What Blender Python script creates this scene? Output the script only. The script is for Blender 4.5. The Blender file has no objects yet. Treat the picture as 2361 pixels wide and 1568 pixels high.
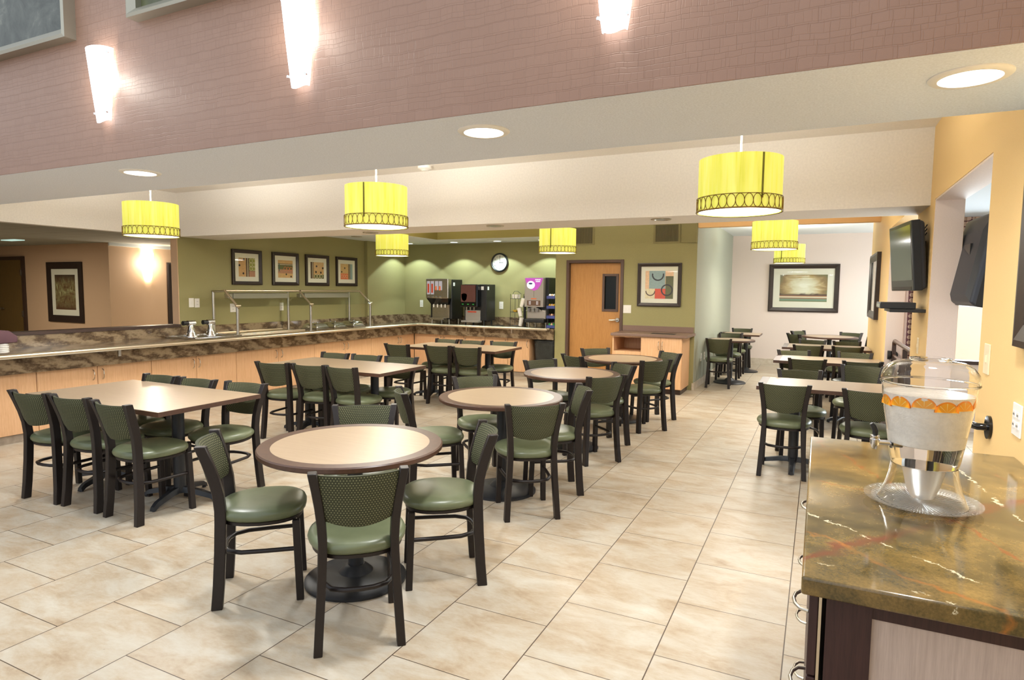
import bpy, bmesh, math, random
from math import sin, cos, pi, radians
from mathutils import Vector, Matrix

scn = bpy.context.scene
COL = scn.collection
random.seed(7)

# ------------------------------------------------------------------ camera
cam_data = bpy.data.cameras.new('camera')
cam = bpy.data.objects.new('camera', cam_data)
COL.objects.link(cam)
right = Vector((0.8981309, 0.4396140, 0.0100146))
up = Vector((-0.0445886, 0.0683901, 0.9966618))
fwd = Vector((-0.4374616, 0.8955793, -0.0810251))
M = Matrix((right, up, -fwd)).transposed().to_4x4()
M.translation = Vector((0, 0, 1.55))
cam.matrix_world = M
cam_data.sensor_fit = 'HORIZONTAL'
cam_data.sensor_width = 36.0
cam_data.lens = 1445.26 / 2361 * 36.0
cam_data.clip_start = 0.05
cam_data.clip_end = 200
scn.camera = cam

# ------------------------------------------------------------------ sky and exposure
world = bpy.data.worlds.new('world')
scn.world = world
world.use_nodes = True
wb = world.node_tree.nodes['Background']
wb.inputs['Color'].default_value = (0.90, 0.97, 1.05, 1)
wb.inputs['Strength'].default_value = 1.4
scn.view_settings.view_transform = 'Standard'
scn.view_settings.look = 'None'
scn.view_settings.exposure = 0.0
scn.view_settings.gamma = 1.0
scn.view_settings.use_curve_mapping = False
K_DOWN = 26.0      # watts of a soffit downlight
K_PEND = 13.0      # watts of a pendant, downward
K_PEND_UP = 27.0
K_SPOT = 26.0
K_SCONCE = 9.0
K_DAY = 170.0
WARM = (1.0, 0.99, 0.97)

# ------------------------------------------------------------------ helpers: colour and materials
def lin(c):
    return tuple(((v / 255) / 12.92 if v / 255 <= 0.04045 else ((v / 255 + 0.055) / 1.055) ** 2.4) for v in c)

class N:
    """small node builder"""
    def __init__(s, name):
        s.mat = bpy.data.materials.new(name)
        s.mat.use_nodes = True
        s.t = s.mat.node_tree
        s.b = s.t.nodes['Principled BSDF']
        s.out = s.t.nodes['Material Output']
        s._co = None
    def n(s, typ, **kw):
        nd = s.t.nodes.new(typ)
        for k, v in kw.items():
            setattr(nd, k, v)
        return nd
    def link(s, a, b):
        s.t.links.new(a, b)
    def set(s, sock, v):
        if isinstance(v, bpy.types.NodeSocket):
            s.link(v, sock)
        else:
            sock.default_value = v
    def co(s):
        if s._co is None:
            s._co = s.n('ShaderNodeTexCoord').outputs['Object']
        return s._co
    def mapping(s, scale=(1, 1, 1), rot=(0, 0, 0), loc=(0, 0, 0), vec=None):
        m = s.n('ShaderNodeMapping')
        m.inputs['Scale'].default_value = scale
        m.inputs['Rotation'].default_value = rot
        m.inputs['Location'].default_value = loc
        s.link(vec or s.co(), m.inputs['Vector'])
        return m.outputs[0]
    def math(s, op, a, b=0.0, c=0.0):
        m = s.n('ShaderNodeMath', operation=op)
        s.set(m.inputs[0], a); s.set(m.inputs[1], b); s.set(m.inputs[2], c)
        return m.outputs[0]
    def noise(s, scale, detail=4, rough=0.55, vec=None, dist=0.0, col=False):
        m = s.n('ShaderNodeTexNoise')
        m.inputs['Scale'].default_value = scale
        m.inputs['Detail'].default_value = detail
        m.inputs['Roughness'].default_value = rough
        m.inputs['Distortion'].default_value = dist
        s.link(vec or s.co(), m.inputs['Vector'])
        return m.outputs['Color' if col else 'Fac']
    def ramp(s, fac, stops, interp='LINEAR'):
        m = s.n('ShaderNodeValToRGB')
        m.color_ramp.interpolation = interp
        el = m.color_ramp.elements
        while len(el) < len(stops):
            el.new(0.5)
        for e, (p, c) in zip(el, stops):
            e.position = p
            e.color = (*lin(c), 1) if len(c) == 3 else c
        s.link(fac, m.inputs[0])
        return m.outputs[0]
    def mix(s, fac, a, b, blend='MIX'):
        m = s.n('ShaderNodeMix', data_type='RGBA', blend_type=blend)
        s.set(m.inputs[0], fac)
        for i, v in ((6, a), (7, b)):
            if isinstance(v, tuple):
                v = (*lin(v), 1)
            s.set(m.inputs[i], v)
        return m.outputs[2]
    def xyz(s, vec=None):
        m = s.n('ShaderNodeSeparateXYZ')
        s.link(vec or s.co(), m.inputs[0])
        return m.outputs
    def bump(s, h, strength=0.3, dist=0.01):
        m = s.n('ShaderNodeBump')
        m.inputs['Strength'].default_value = strength
        m.inputs['Distance'].default_value = dist
        s.link(h, m.inputs['Height'])
        s.link(m.outputs[0], s.b.inputs['Normal'])
    def color(s, v):
        if isinstance(v, tuple):
            v = (*lin(v), 1)
        s.set(s.b.inputs['Base Color'], v)
    def p(s, **kw):
        for k, v in kw.items():
            s.b.inputs[{'rough': 'Roughness', 'metal': 'Metallic', 'spec': 'Specular IOR Level', 'trans': 'Transmission Weight',
                        'ior': 'IOR', 'coat': 'Coat Weight', 'coatr': 'Coat Roughness'}[k]].default_value = v
        return s

MAT = {}
def simple(name, c, rough=0.5, metal=0.0, spec=0.5, var=0.0, scale=20, bump=0.0):
    m = N(name)
    if var:
        f = m.noise(scale, 5)
        d = tuple(max(0, v * (1 - var)) for v in c)
        e = tuple(min(255, v * (1 + var)) for v in c)
        m.color(m.ramp(f, [(0.3, d), (0.7, e)]))
        if bump:
            m.bump(f, bump, 0.004)
    else:
        m.color(c)
    m.p(rough=rough, metal=metal, spec=spec)
    MAT[name] = m.mat
    return m.mat

def emit(name, c, strength):
    m = N(name)
    m.color((0, 0, 0))
    m.b.inputs['Emission Color'].default_value = (*lin(c), 1)
    m.b.inputs['Emission Strength'].default_value = strength
    MAT[name] = m.mat
    return m.mat

def weave_wall(name, c, rough=0.6, amt=0.05, scale=90, bump=0.15):
    m = N(name)
    v = m.mapping(scale=(1.0, 1.0, 6.0))
    f = m.noise(scale, 3, 0.6, vec=v)
    g = m.noise(1.2, 2)
    d = tuple(x * (1 - amt) for x in c); e = tuple(min(255, x * (1 + amt)) for x in c)
    base = m.ramp(f, [(0.3, d), (0.7, e)])
    m.color(m.mix(m.math('MULTIPLY', g, 0.15), base, tuple(x * 0.85 for x in c)))
    m.bump(f, bump, 0.002)
    m.p(rough=rough, spec=0.3)
    MAT[name] = m.mat
    return m.mat

def wood(name, c, c2, rough=0.4, axis='z', scale=1.0, spec=0.4):
    m = N(name)
    sc = {'z': (14, 14, 0.7), 'x': (0.7, 14, 14), 'y': (14, 0.7, 14)}[axis]
    v = m.mapping(scale=tuple(k * scale for k in sc))
    f = m.noise(6, 6, 0.65, vec=v, dist=0.4)
    g = m.noise(30, 2, 0.5, vec=v)
    k = m.math('ADD', m.math('MULTIPLY', f, 0.7), m.math('MULTIPLY', g, 0.3))
    m.color(m.ramp(k, [(0.32, c2), (0.62, c)]))
    m.p(rough=rough, spec=spec)
    MAT[name] = m.mat
    return m.mat

# plain walls
weave_wall('green_wall', (150, 143, 98))
weave_wall('grey_green_wall', (158, 160, 142), amt=0.07)
weave_wall('orange_wall', (232, 198, 138), amt=0.02)
weave_wall('pink_wall', (232, 216, 206), amt=0.02)
weave_wall('beige_wall', (205, 172, 140), amt=0.02)
simple('cream_paint', (234, 228, 220), 0.75, var=0.02, scale=60, bump=0.06)
simple('white_paint', (222, 226, 226), 0.8)
simple('stipple_paint', (220, 226, 236), 0.8, var=0.04, scale=140, bump=0.35)
simple('olive_paint', (140, 128, 66), 0.7)
simple('orange_paint', (240, 196, 138), 0.7)
m = N('ceiling_tile')
x, y, z = m.xyz()
gx = m.math('LESS_THAN', m.math('FRACT', m.math('DIVIDE', x, 0.6)), 0.03)
gy = m.math('LESS_THAN', m.math('FRACT', m.math('DIVIDE', y, 0.6)), 0.03)
m.color(m.mix(m.math('MAXIMUM', gx, gy), (150, 148, 136), (120, 118, 108)))
m.p(rough=0.9); MAT['ceiling_tile'] = m.mat

# red woven wallpaper: rectangles of several sizes, semi-gloss
m = N('red_wallpaper')
x, y, z = m.xyz()
wob = m.noise(9, 2)
wob2 = m.noise(14, 2)
cv = m.n('ShaderNodeCombineXYZ'); m.link(m.math('ADD', x, m.math('MULTIPLY', wob2, 0.012)), cv.inputs[0]); m.link(m.math('ADD', z, m.math('MULTIPLY', wob, 0.02)), cv.inputs[1])
def bricks(w, h, off):
    b = m.n('ShaderNodeTexBrick', offset=off, squash=0.6, squash_frequency=3)
    m.link(cv.outputs[0], b.inputs['Vector'])
    b.inputs['Scale'].default_value = 1
    b.inputs['Brick Width'].default_value = w
    b.inputs['Row Height'].default_value = h
    b.inputs['Mortar Size'].default_value = 0.0016
    b.inputs['Mortar Smooth'].default_value = 0.6
    b.inputs['Color1'].default_value = (0.35, 0.35, 0.35, 1)
    b.inputs['Color2'].default_value = (0.75, 0.75, 0.75, 1)
    b.inputs['Mortar'].default_value = (0, 0, 0, 1)
    return b
b1, b2 = bricks(0.085, 0.045, 0.37), bricks(0.040, 0.034, 0.41)
hh = m.math('ADD', m.math('MULTIPLY', b1.outputs['Fac'], 0.6), m.math('MULTIPLY', b2.outputs['Fac'], 0.4))
fine = m.noise(260, 2, 0.6, vec=m.mapping(scale=(1, 1, 4)))
bw = m.n('ShaderNodeRGBToBW'); m.link(b1.outputs['Color'], bw.inputs[0])
base = m.ramp(bw.outputs[0], [(0.3, (150, 117, 99)), (0.8, (155, 122, 104))])
m.color(m.mix(m.math('MULTIPLY', hh, 0.22), base, (118, 90, 78)))
m.bump(m.math('SUBTRACT', m.math('MULTIPLY', fine, 0.25), hh), 0.45, 0.004)
m.p(rough=0.44, spec=0.5); MAT['red_wallpaper'] = m.mat

# floor: travertine-look tiles in running bond
m = N('floor_tile')
x, y, z = m.xyz()
W_, D_, X0, Y0 = 0.4956, 0.5084, -0.5674, 2.8258
u = m.math('DIVIDE', m.math('SUBTRACT', x, X0), W_)
row = m.math('FLOOR', u)
even = m.math('SUBTRACT', 1.0, m.math('FLOORED_MODULO', row, 2.0))
v = m.math('ADD', m.math('DIVIDE', m.math('SUBTRACT', y, Y0), D_), m.math('MULTIPLY', even, 0.5))
colm = m.math('FLOOR', v)
fu, fv = m.math('FRACT', u), m.math('FRACT', v)
def edge(f, w):
    return m.math('LESS_THAN', m.math('MINIMUM', f, m.math('SUBTRACT', 1.0, f)), w)
gr = m.math('MAXIMUM', edge(fu, 0.0050), edge(fv, 0.0040))
idv = m.n('ShaderNodeCombineXYZ'); m.link(row, idv.inputs[0]); m.link(colm, idv.inputs[1])
wn = m.n('ShaderNodeTexWhiteNoise', noise_dimensions='2D'); m.link(idv.outputs[0], wn.inputs['Vector'])
offs = m.n('ShaderNodeVectorMath', operation='MULTIPLY_ADD')
m.link(wn.outputs['Color'], offs.inputs[0]); offs.inputs[1].default_value = (9, 9, 9); m.link(m.co(), offs.inputs[2])
vec = m.mapping(scale=(1.0, 2.0, 1), rot=(0, 0, 0.25), vec=offs.outputs[0])
f1 = m.noise(3.2, 8, 0.62, vec=vec, dist=0.6)
f2 = m.noise(24, 5, 0.7, vec=vec)
ff = m.math('ADD', m.math('MULTIPLY', f1, 0.75), m.math('MULTIPLY', f2, 0.25))
tile = m.ramp(ff, [(0.28, (150, 127, 99)), (0.43, (174, 157, 133)), (0.55, (185, 175, 157)), (0.72, (195, 190, 177))])
pit = m.math('GREATER_THAN', m.noise(60, 2, 0.5), 0.76)
tile = m.mix(m.math('MULTIPLY', pit, 0.35), tile, (128, 104, 80))
tile = m.mix(m.math('MULTIPLY', wn.outputs['Value'], 0.12), tile, (164, 144, 117))
m.color(m.mix(gr, tile, (74, 58, 44)))
m.set(m.b.inputs['Roughness'], m.math('ADD', 0.30, m.math('MULTIPLY', ff, 0.22)))
m.bump(m.math('SUBTRACT', m.math('MULTIPLY', f2, 0.1), gr), 0.25, 0.002)
m.p(spec=0.4); MAT['floor_tile'] = m.mat
m = N('skirting_tile')
f = m.noise(10, 6, 0.65)
m.color(m.ramp(f, [(0.3, (186, 170, 148)), (0.7, (214, 204, 188))])); m.p(rough=0.45); MAT['skirting_tile'] = m.mat

# brown granite (buffet counter)
m = N('brown_granite')
v = m.mapping(scale=(1.0, 0.75, 1.6), rot=(0.5, 0.3, 0.4))
w = m.n('ShaderNodeTexWave', wave_type='BANDS', bands_direction='DIAGONAL')
m.link(v, w.inputs['Vector'])
for k, val in (('Scale', 2.0), ('Distortion', 14), ('Detail', 6), ('Detail Scale', 1.3), ('Detail Roughness', 0.68)):
    w.inputs[k].default_value = val
f = m.noise(60, 4, 0.7)
k = m.math('ADD', m.math('MULTIPLY', w.outputs['Fac'], 0.75), m.math('MULTIPLY', f, 0.3))
m.color(m.ramp(k, [(0.08, (60, 46, 33)), (0.2, (92, 75, 56)), (0.5, (118, 100, 77)), (0.95, (148, 130, 104))]))
m.p(rough=0.16, spec=0.5); MAT['brown_granite'] = m.mat

# green-gold marble with rust and white veins (near counter)
m = N('gold_marble')
cl = m.noise(5.0, 9, 0.66, dist=0.35)
sp = m.noise(170, 3, 0.6)
base = m.ramp(m.math('ADD', m.math('MULTIPLY', cl, 0.78), m.math('MULTIPLY', sp, 0.22)),
              [(0.34, (52, 46, 28)), (0.45, (82, 70, 40)), (0.55, (112, 92, 52)), (0.68, (146, 118, 66))])
x, y, z = m.xyz()
wobx = m.math('MULTIPLY', m.math('SUBTRACT', m.noise(7, 6, 0.6), 0.5), 0.16)
wobf = m.math('MULTIPLY', m.math('SUBTRACT', m.noise(22, 6, 0.7), 0.5), 0.09)
def vein(p0, p1, wid, wob):
    # one long vein through two points of the slab (object coordinates)
    dx, dy = p1[0] - p0[0], p1[1] - p0[1]
    L = math.hypot(dx, dy); nx, ny = -dy / L, dx / L
    d = m.math('ADD', m.math('ADD', m.math('MULTIPLY', x, nx), m.math('MULTIPLY', y, ny)), -(p0[0] * nx + p0[1] * ny))
    d = m.math('ABSOLUTE', m.math('ADD', d, wob))
    return m.math('SUBTRACT', 1.0, m.math('MINIMUM', 1.0, m.math('DIVIDE', d, wid)))
def on(p): return (p[0] - .35, p[1] - 2.2)
patch = m.ramp(m.noise(9, 4), [(0.35, (60, 60, 60)), (0.62, (255, 255, 255))])
for p0, p1, wid, c_ in (((.01, 1.61), (.62, 2.42), .022, (104, 48, 28)), ((0, 2.95), (.42, 1.95), .008, (128, 72, 36)), ((.1, 1.70), (.36, 1.49), .012, (150, 96, 44)),
                        ((.3, 3.0), (.7, 2.5), .007, (120, 70, 38)), ((.05, 2.3), (.7, 2.05), .006, (132, 84, 42))):
    k = m.math('MULTIPLY', vein(on(p0), on(p1), wid, wobx), patch)
    base = m.mix(m.math('MINIMUM', m.math('MULTIPLY', k, 1.3), 0.9), base, c_)
brk = m.ramp(m.noise(11, 3), [(0.5, (0, 0, 0)), (0.58, (255, 255, 255))])
for p0, p1 in (((.0, 1.95), (.5, 1.5)), ((.45, 3.0), (.6, 1.5)), ((.02, 1.6), (.3, 1.5))):
    k = m.math('MULTIPLY', vein(on(p0), on(p1), .0035, wobf), brk)
    base = m.mix(m.math('MINIMUM', m.math('MULTIPLY', k, 2.0), 0.85), base, (214, 204, 172))
m.color(base); m.p(rough=0.09, spec=0.55); MAT['gold_marble'] = m.mat

wood('maple', (222, 180, 138), (204, 158, 115), 0.42)
wood('maple_top', (170, 149, 124), (160, 138, 112), 0.30, 'x', 0.8)
wood('pale_laminate', (188, 172, 164), (168, 152, 144), 0.45)
wood('oak_door', (186, 136, 78), (164, 114, 60), 0.42)
wood('hall_door', (112, 88, 46), (96, 74, 36), 0.45)
wood('wenge', (64, 40, 38), (44, 26, 26), 0.42)
simple('dark_edge', (76, 51, 37), 0.38, var=0.08, scale=40)
simple('dark_trim', (62, 44, 36), 0.42)
simple('door_frame', (84, 62, 50), 0.45)
simple('laminate_brown', (118, 94, 80), 0.4, var=0.1, scale=160)
simple('chair_metal', (31, 24, 22), 0.42, spec=0.38, var=0.06, scale=60)
simple('cast_iron', (34, 36, 40), 0.42, spec=0.5)
simple('black_plastic', (26, 27, 28), 0.38)
simple('black_gloss', (14, 14, 16), 0.12)
simple('door_glass', (12, 15, 12), 0.25, spec=0.25)
simple('sun_ceiling', (176, 186, 196), 0.8)
simple('charcoal_side', (38, 44, 56), 0.45)
simple('bin_bag', (44, 46, 44), 0.3, var=0.2, scale=14, bump=0.8)
simple('chrome', (225, 225, 228), 0.08, 1.0)
simple('steel', (190, 184, 172), 0.28, 1.0, var=0.03, scale=30)
simple('warm_steel', (216, 202, 178), 0.34, 1.0)
simple('silver_frame', (168, 164, 150), 0.35, 0.7)
simple('bronze', (132, 104, 48), 0.4, 0.8)
simple('white_plastic', (236, 232, 224), 0.4)
simple('ivory_plastic', (240, 222, 186), 0.4)
simple('mat_board', (236, 230, 214), 0.8)
simple('picture_frame', (44, 32, 26), 0.4, var=0.1, scale=50)
simple('grey_metal_paint', (158, 152, 144), 0.4, 0.3)
simple('vent_dark', (50, 44, 34), 0.7)
simple('vent_paint', (132, 124, 80), 0.6)
simple('plum_cloth', (92, 64, 70), 0.9)
simple('dark_void', (18, 16, 14), 0.9)
simple('toe_stone', (146, 132, 116), 0.6, var=0.1, scale=20)
for nm, c in (('tan', (214, 170, 112)), ('brown', (96, 70, 52)), ('lime', (150, 150, 62)), ('rose', (182, 128, 98)), ('salmon', (226, 118, 74)),
              ('red', (214, 78, 44)), ('sky', (150, 170, 170)), ('peach', (232, 190, 150)), ('moss', (98, 96, 48)), ('ink', (40, 30, 26)),
              ('pale', (228, 214, 176)), ('teal', (60, 96, 90)), ('orange', (226, 110, 50)), ('magenta', (190, 60, 160)), ('white', (245, 245, 245)),
              ('blue', (60, 70, 130)), ('yellow', (226, 180, 50)), ('green', (40, 150, 60)), ('cocoa', (84, 44, 36)), ('grey', (120, 118, 116))):
    simple('ink_' + nm, c, 0.6, var=0.06, scale=60)

# chair upholstery
m = N('seat_vinyl')
f = m.noise(8, 3); f2 = m.noise(300, 2)
m.color(m.ramp(f, [(0.3, (94, 101, 74)), (0.7, (105, 112, 84))]))
m.bump(f2, 0.06, 0.001); m.p(rough=0.34, spec=0.5); MAT['seat_vinyl'] = m.mat
m = N('back_fabric')
x, y, z = m.xyz()
sx = m.math('DIVIDE', x, 0.0125); sz = m.math('DIVIDE', z, 0.0105)
rz = m.math('FLOORED_MODULO', m.math('FLOOR', sz), 2.0)
cx = m.math('SUBTRACT', m.math('FRACT', m.math('ADD', sx, m.math('MULTIPLY', rz, 0.5))), 0.5)
cz = m.math('SUBTRACT', m.math('FRACT', sz), 0.5)
rr = m.math('ADD', m.math('MULTIPLY', cx, cx), m.math('MULTIPLY', cz, cz))
dot = m.math('LESS_THAN', rr, 0.030)
wv = m.noise(500, 2)
m.color(m.mix(dot, m.ramp(wv, [(0.3, (48, 50, 34)), (0.7, (66, 68, 47))]), (150, 150, 112)))
m.bump(wv, 0.15, 0.001); m.p(rough=0.75, spec=0.3); MAT['back_fabric'] = m.mat

# pendant fabric: lit from inside, with slub streaks
m = N('lamp_fabric')
f = m.noise(40, 3, 0.6, vec=m.mapping(scale=(1, 1, 0.05)))
c = m.ramp(f, [(0.3, (212, 213, 72)), (0.7, (240, 240, 130))])
m.color(c); m.p(rough=0.8)
m.link(c, m.b.inputs['Emission Color']); m.b.inputs['Emission Strength'].default_value = 0.38
MAT['lamp_fabric'] = m.mat
simple('lamp_seam', (110, 108, 20), 0.7)
emit('lamp_diffuser', (255, 253, 250), 4.0)
emit('downlight_lens', (255, 250, 240), 7.0)
emit('downlight_lens_cool', (240, 255, 250), 4.0)
emit('sconce_glass', (248, 248, 250), 4.5)
emit('hall_sconce_glass', (255, 236, 205), 26.0)
emit('hall_strip', (190, 220, 205), 1.0)
emit('menu_glow', (238, 225, 225), 0.5)
emit('pink_glow', (222, 90, 205), 0.85)
emit('white_glow', (255, 255, 255), 1.0)
emit('red_glow', (240, 80, 40), 0.5)
emit('tv_reflect_off', (20, 18, 16), 0.0)

def glassmat(name, tint=(1, 1, 1), fac=0.06, rough=0.02):
    m = N(name)
    t = m.n('ShaderNodeBsdfTransparent'); t.inputs[0].default_value = (*tint, 1)
    g = m.n('ShaderNodeBsdfGlossy'); g.inputs['Roughness'].default_value = rough
    fr = m.n('ShaderNodeFresnel'); fr.inputs['IOR'].default_value = 1.45
    mx = m.n('ShaderNodeMixShader')
    geo = m.n('ShaderNodeNewGeometry')
    m.link(m.math('MULTIPLY', fr.outputs[0], m.math('SUBTRACT', 1.0, geo.outputs['Backfacing'])), mx.inputs[0])
    m.link(t.outputs[0], mx.inputs[1]); m.link(g.outputs[0], mx.inputs[2])
    m.link(mx.outputs[0], m.out.inputs['Surface'])
    MAT[name] = m.mat
glassmat('pane_glass', (0.97, 0.98, 0.97), 0.05)
glassmat('guard_glass', (0.93, 0.95, 0.91), 0.05)
m = N('clear_acrylic'); m.color((254, 254, 254)); m.p(rough=0.02, trans=1.0, ior=1.22, spec=0.8); MAT['clear_acrylic'] = m.mat
m = N('plate_glass')
x, y, z = m.xyz()
rib = m.math('ABSOLUTE', m.math('SINE', m.math('MULTIPLY', m.math('ARCTAN2', y, x), 48)))
rad = m.math('SQRT', m.math('ADD', m.math('MULTIPLY', x, x), m.math('MULTIPLY', y, y)))
amt = m.math('MULTIPLY', m.math('POWER', rib, 3.0), m.math('LESS_THAN', rad, 0.132))
m.color((250, 250, 248)); m.p(rough=0.08)
tr = m.n('ShaderNodeBsdfTransparent'); tr.inputs[0].default_value = (.96, .96, .95, 1)
mx = m.n('ShaderNodeMixShader')
m.link(m.math('ADD', 0.10, m.math('MULTIPLY', amt, 0.30)), mx.inputs[0]); m.link(tr.outputs[0], mx.inputs[1]); m.link(m.b.outputs[0], mx.inputs[2]); m.link(mx.outputs[0], m.out.inputs['Surface'])
m.bump(rib, 0.5, 0.004); MAT['plate_glass'] = m.mat
m = N('water'); m.color((250, 250, 246)); m.p(rough=0.0, trans=1.0, ior=1.12); MAT['water'] = m.mat
m = N('ice_water')
f = m.noise(45, 5, 0.65)
m.color((255, 250, 240)); m.p(rough=0.15, ior=1.1)
m.set(m.b.inputs['Transmission Weight'], m.ramp(f, [(0.3, (110, 110, 110)), (0.75, (150, 150, 150))]))
m.bump(f, 0.4, 0.01); MAT['ice_water'] = m.mat
m = N('frost'); m.color((240, 236, 230)); m.p(rough=0.3, trans=0.6, ior=1.15); MAT['frost'] = m.mat
m = N('orange_flesh')
x, y, z = m.xyz()
ang = m.math('ARCTAN2', z, x)
seg = m.math('LESS_THAN', m.math('ABSOLUTE', m.math('SUBTRACT', m.math('FRACT', m.math('MULTIPLY', ang, 8 / (2 * pi))), 0.5)), 0.44)
m.color(m.mix(seg, (250, 216, 130), (246, 168, 30))); m.p(rough=0.3); MAT['orange_flesh'] = m.mat
simple('orange_peel', (246, 146, 26), 0.4)

# prints: misty landscape and forest
def landscape(name, vertical=False):
    m = N(name)
    g = m.n('ShaderNodeTexCoord').outputs['Generated']
    x, y, z = m.xyz(g)
    n1 = m.noise(2.6, 6, 0.6, vec=m.mapping(scale=(1.2, 1.2, 2.0), vec=g), dist=0.6)
    n2 = m.noise(9, 5, 0.6, vec=m.mapping(scale=(6, 6, 0.6), vec=g))
    if not vertical:
        h = m.math('ADD', z, m.math('MULTIPLY', m.math('SUBTRACT', n1, 0.5), 0.30))
        c = m.ramp(z, [(0.0, (126, 116, 60)), (0.07, (110, 150, 128)), (0.13, (150, 104, 58)), (0.17, (240, 232, 210)), (0.2, (190, 130, 80)), (0.235, (84, 56, 34))])
        dx = m.math('MULTIPLY', m.math('SUBTRACT', x, 0.5), 1.05)
        dz = m.math('SUBTRACT', z, 0.56)
        rr = m.math('SQRT', m.math('ADD', m.math('MULTIPLY', dx, dx), m.math('MULTIPLY', dz, dz)))
        rr = m.math('ADD', rr, m.math('MULTIPLY', m.math('SUBTRACT', n1, 0.5), 0.55))
        sky_ = m.ramp(rr, [(0.06, (244, 240, 222)), (0.26, (222, 214, 182)), (0.38, (196, 170, 120)), (0.5, (150, 120, 70)), (0.62, (120, 116, 70))])
        c = m.mix(m.ramp(h, [(0.24, (0, 0, 0)), (0.30, (255, 255, 255))]), c, sky_)
    else:
        h = m.math('ADD', m.math('MULTIPLY', n2, 0.8), m.math('MULTIPLY', m.math('SUBTRACT', n1, 0.5), 0.5))
        c = m.ramp(h, [(0.2, (58, 42, 30)), (0.34, (120, 84, 50)), (0.46, (140, 136, 92)), (0.56, (214, 202, 150)), (0.66, (110, 110, 84)), (0.8, (84, 56, 36))])
        c = m.mix(m.ramp(z, [(0.02, (255, 255, 255)), (0.25, (0, 0, 0))]), c, (96, 62, 36))
        c = m.mix(m.ramp(z, [(0.75, (0, 0, 0)), (1.0, (255, 255, 255))]), c, (66, 46, 34))
    m.color(c); m.p(rough=0.6); MAT[name] = m.mat
landscape('landscape_print'); landscape('forest_print', True)
m = N('grey_canvas')
f = m.noise(5, 8, 0.7, dist=0.7)
m.color(m.ramp(f, [(0.3, (60, 64, 60)), (0.55, (92, 96, 90)), (0.75, (140, 142, 130))])); m.p(rough=0.5); MAT['grey_canvas'] = m.mat
m = N('green_canvas')
f = m.noise(5, 6, 0.6)
m.color(m.ramp(f, [(0.3, (74, 78, 56)), (0.7, (112, 116, 78))])); m.p(rough=0.5); MAT['green_canvas'] = m.mat
m = N('leaf_fabric')
x, y, z = m.xyz()
ss = m.math('SUBTRACT', m.math('FRACT', m.math('DIVIDE', m.math('ADD', x, y), 0.085)), 0.5)
rowi = m.math('FLOOR', m.math('DIVIDE', z, 0.06))
st = m.math('SUBTRACT', m.math('FRACT', m.math('DIVIDE', z, 0.06)), 0.5)
le = m.math('ADD', m.math('MULTIPLY', m.math('MULTIPLY', ss, ss), 1.3), m.math('MULTIPLY', m.math('MULTIPLY', st, st), 1.1))
m.color(m.mix(m.math('LESS_THAN', le, 0.20), (92, 56, 62), (184, 158, 140))); m.p(rough=0.9); MAT['leaf_fabric'] = m.mat

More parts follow.
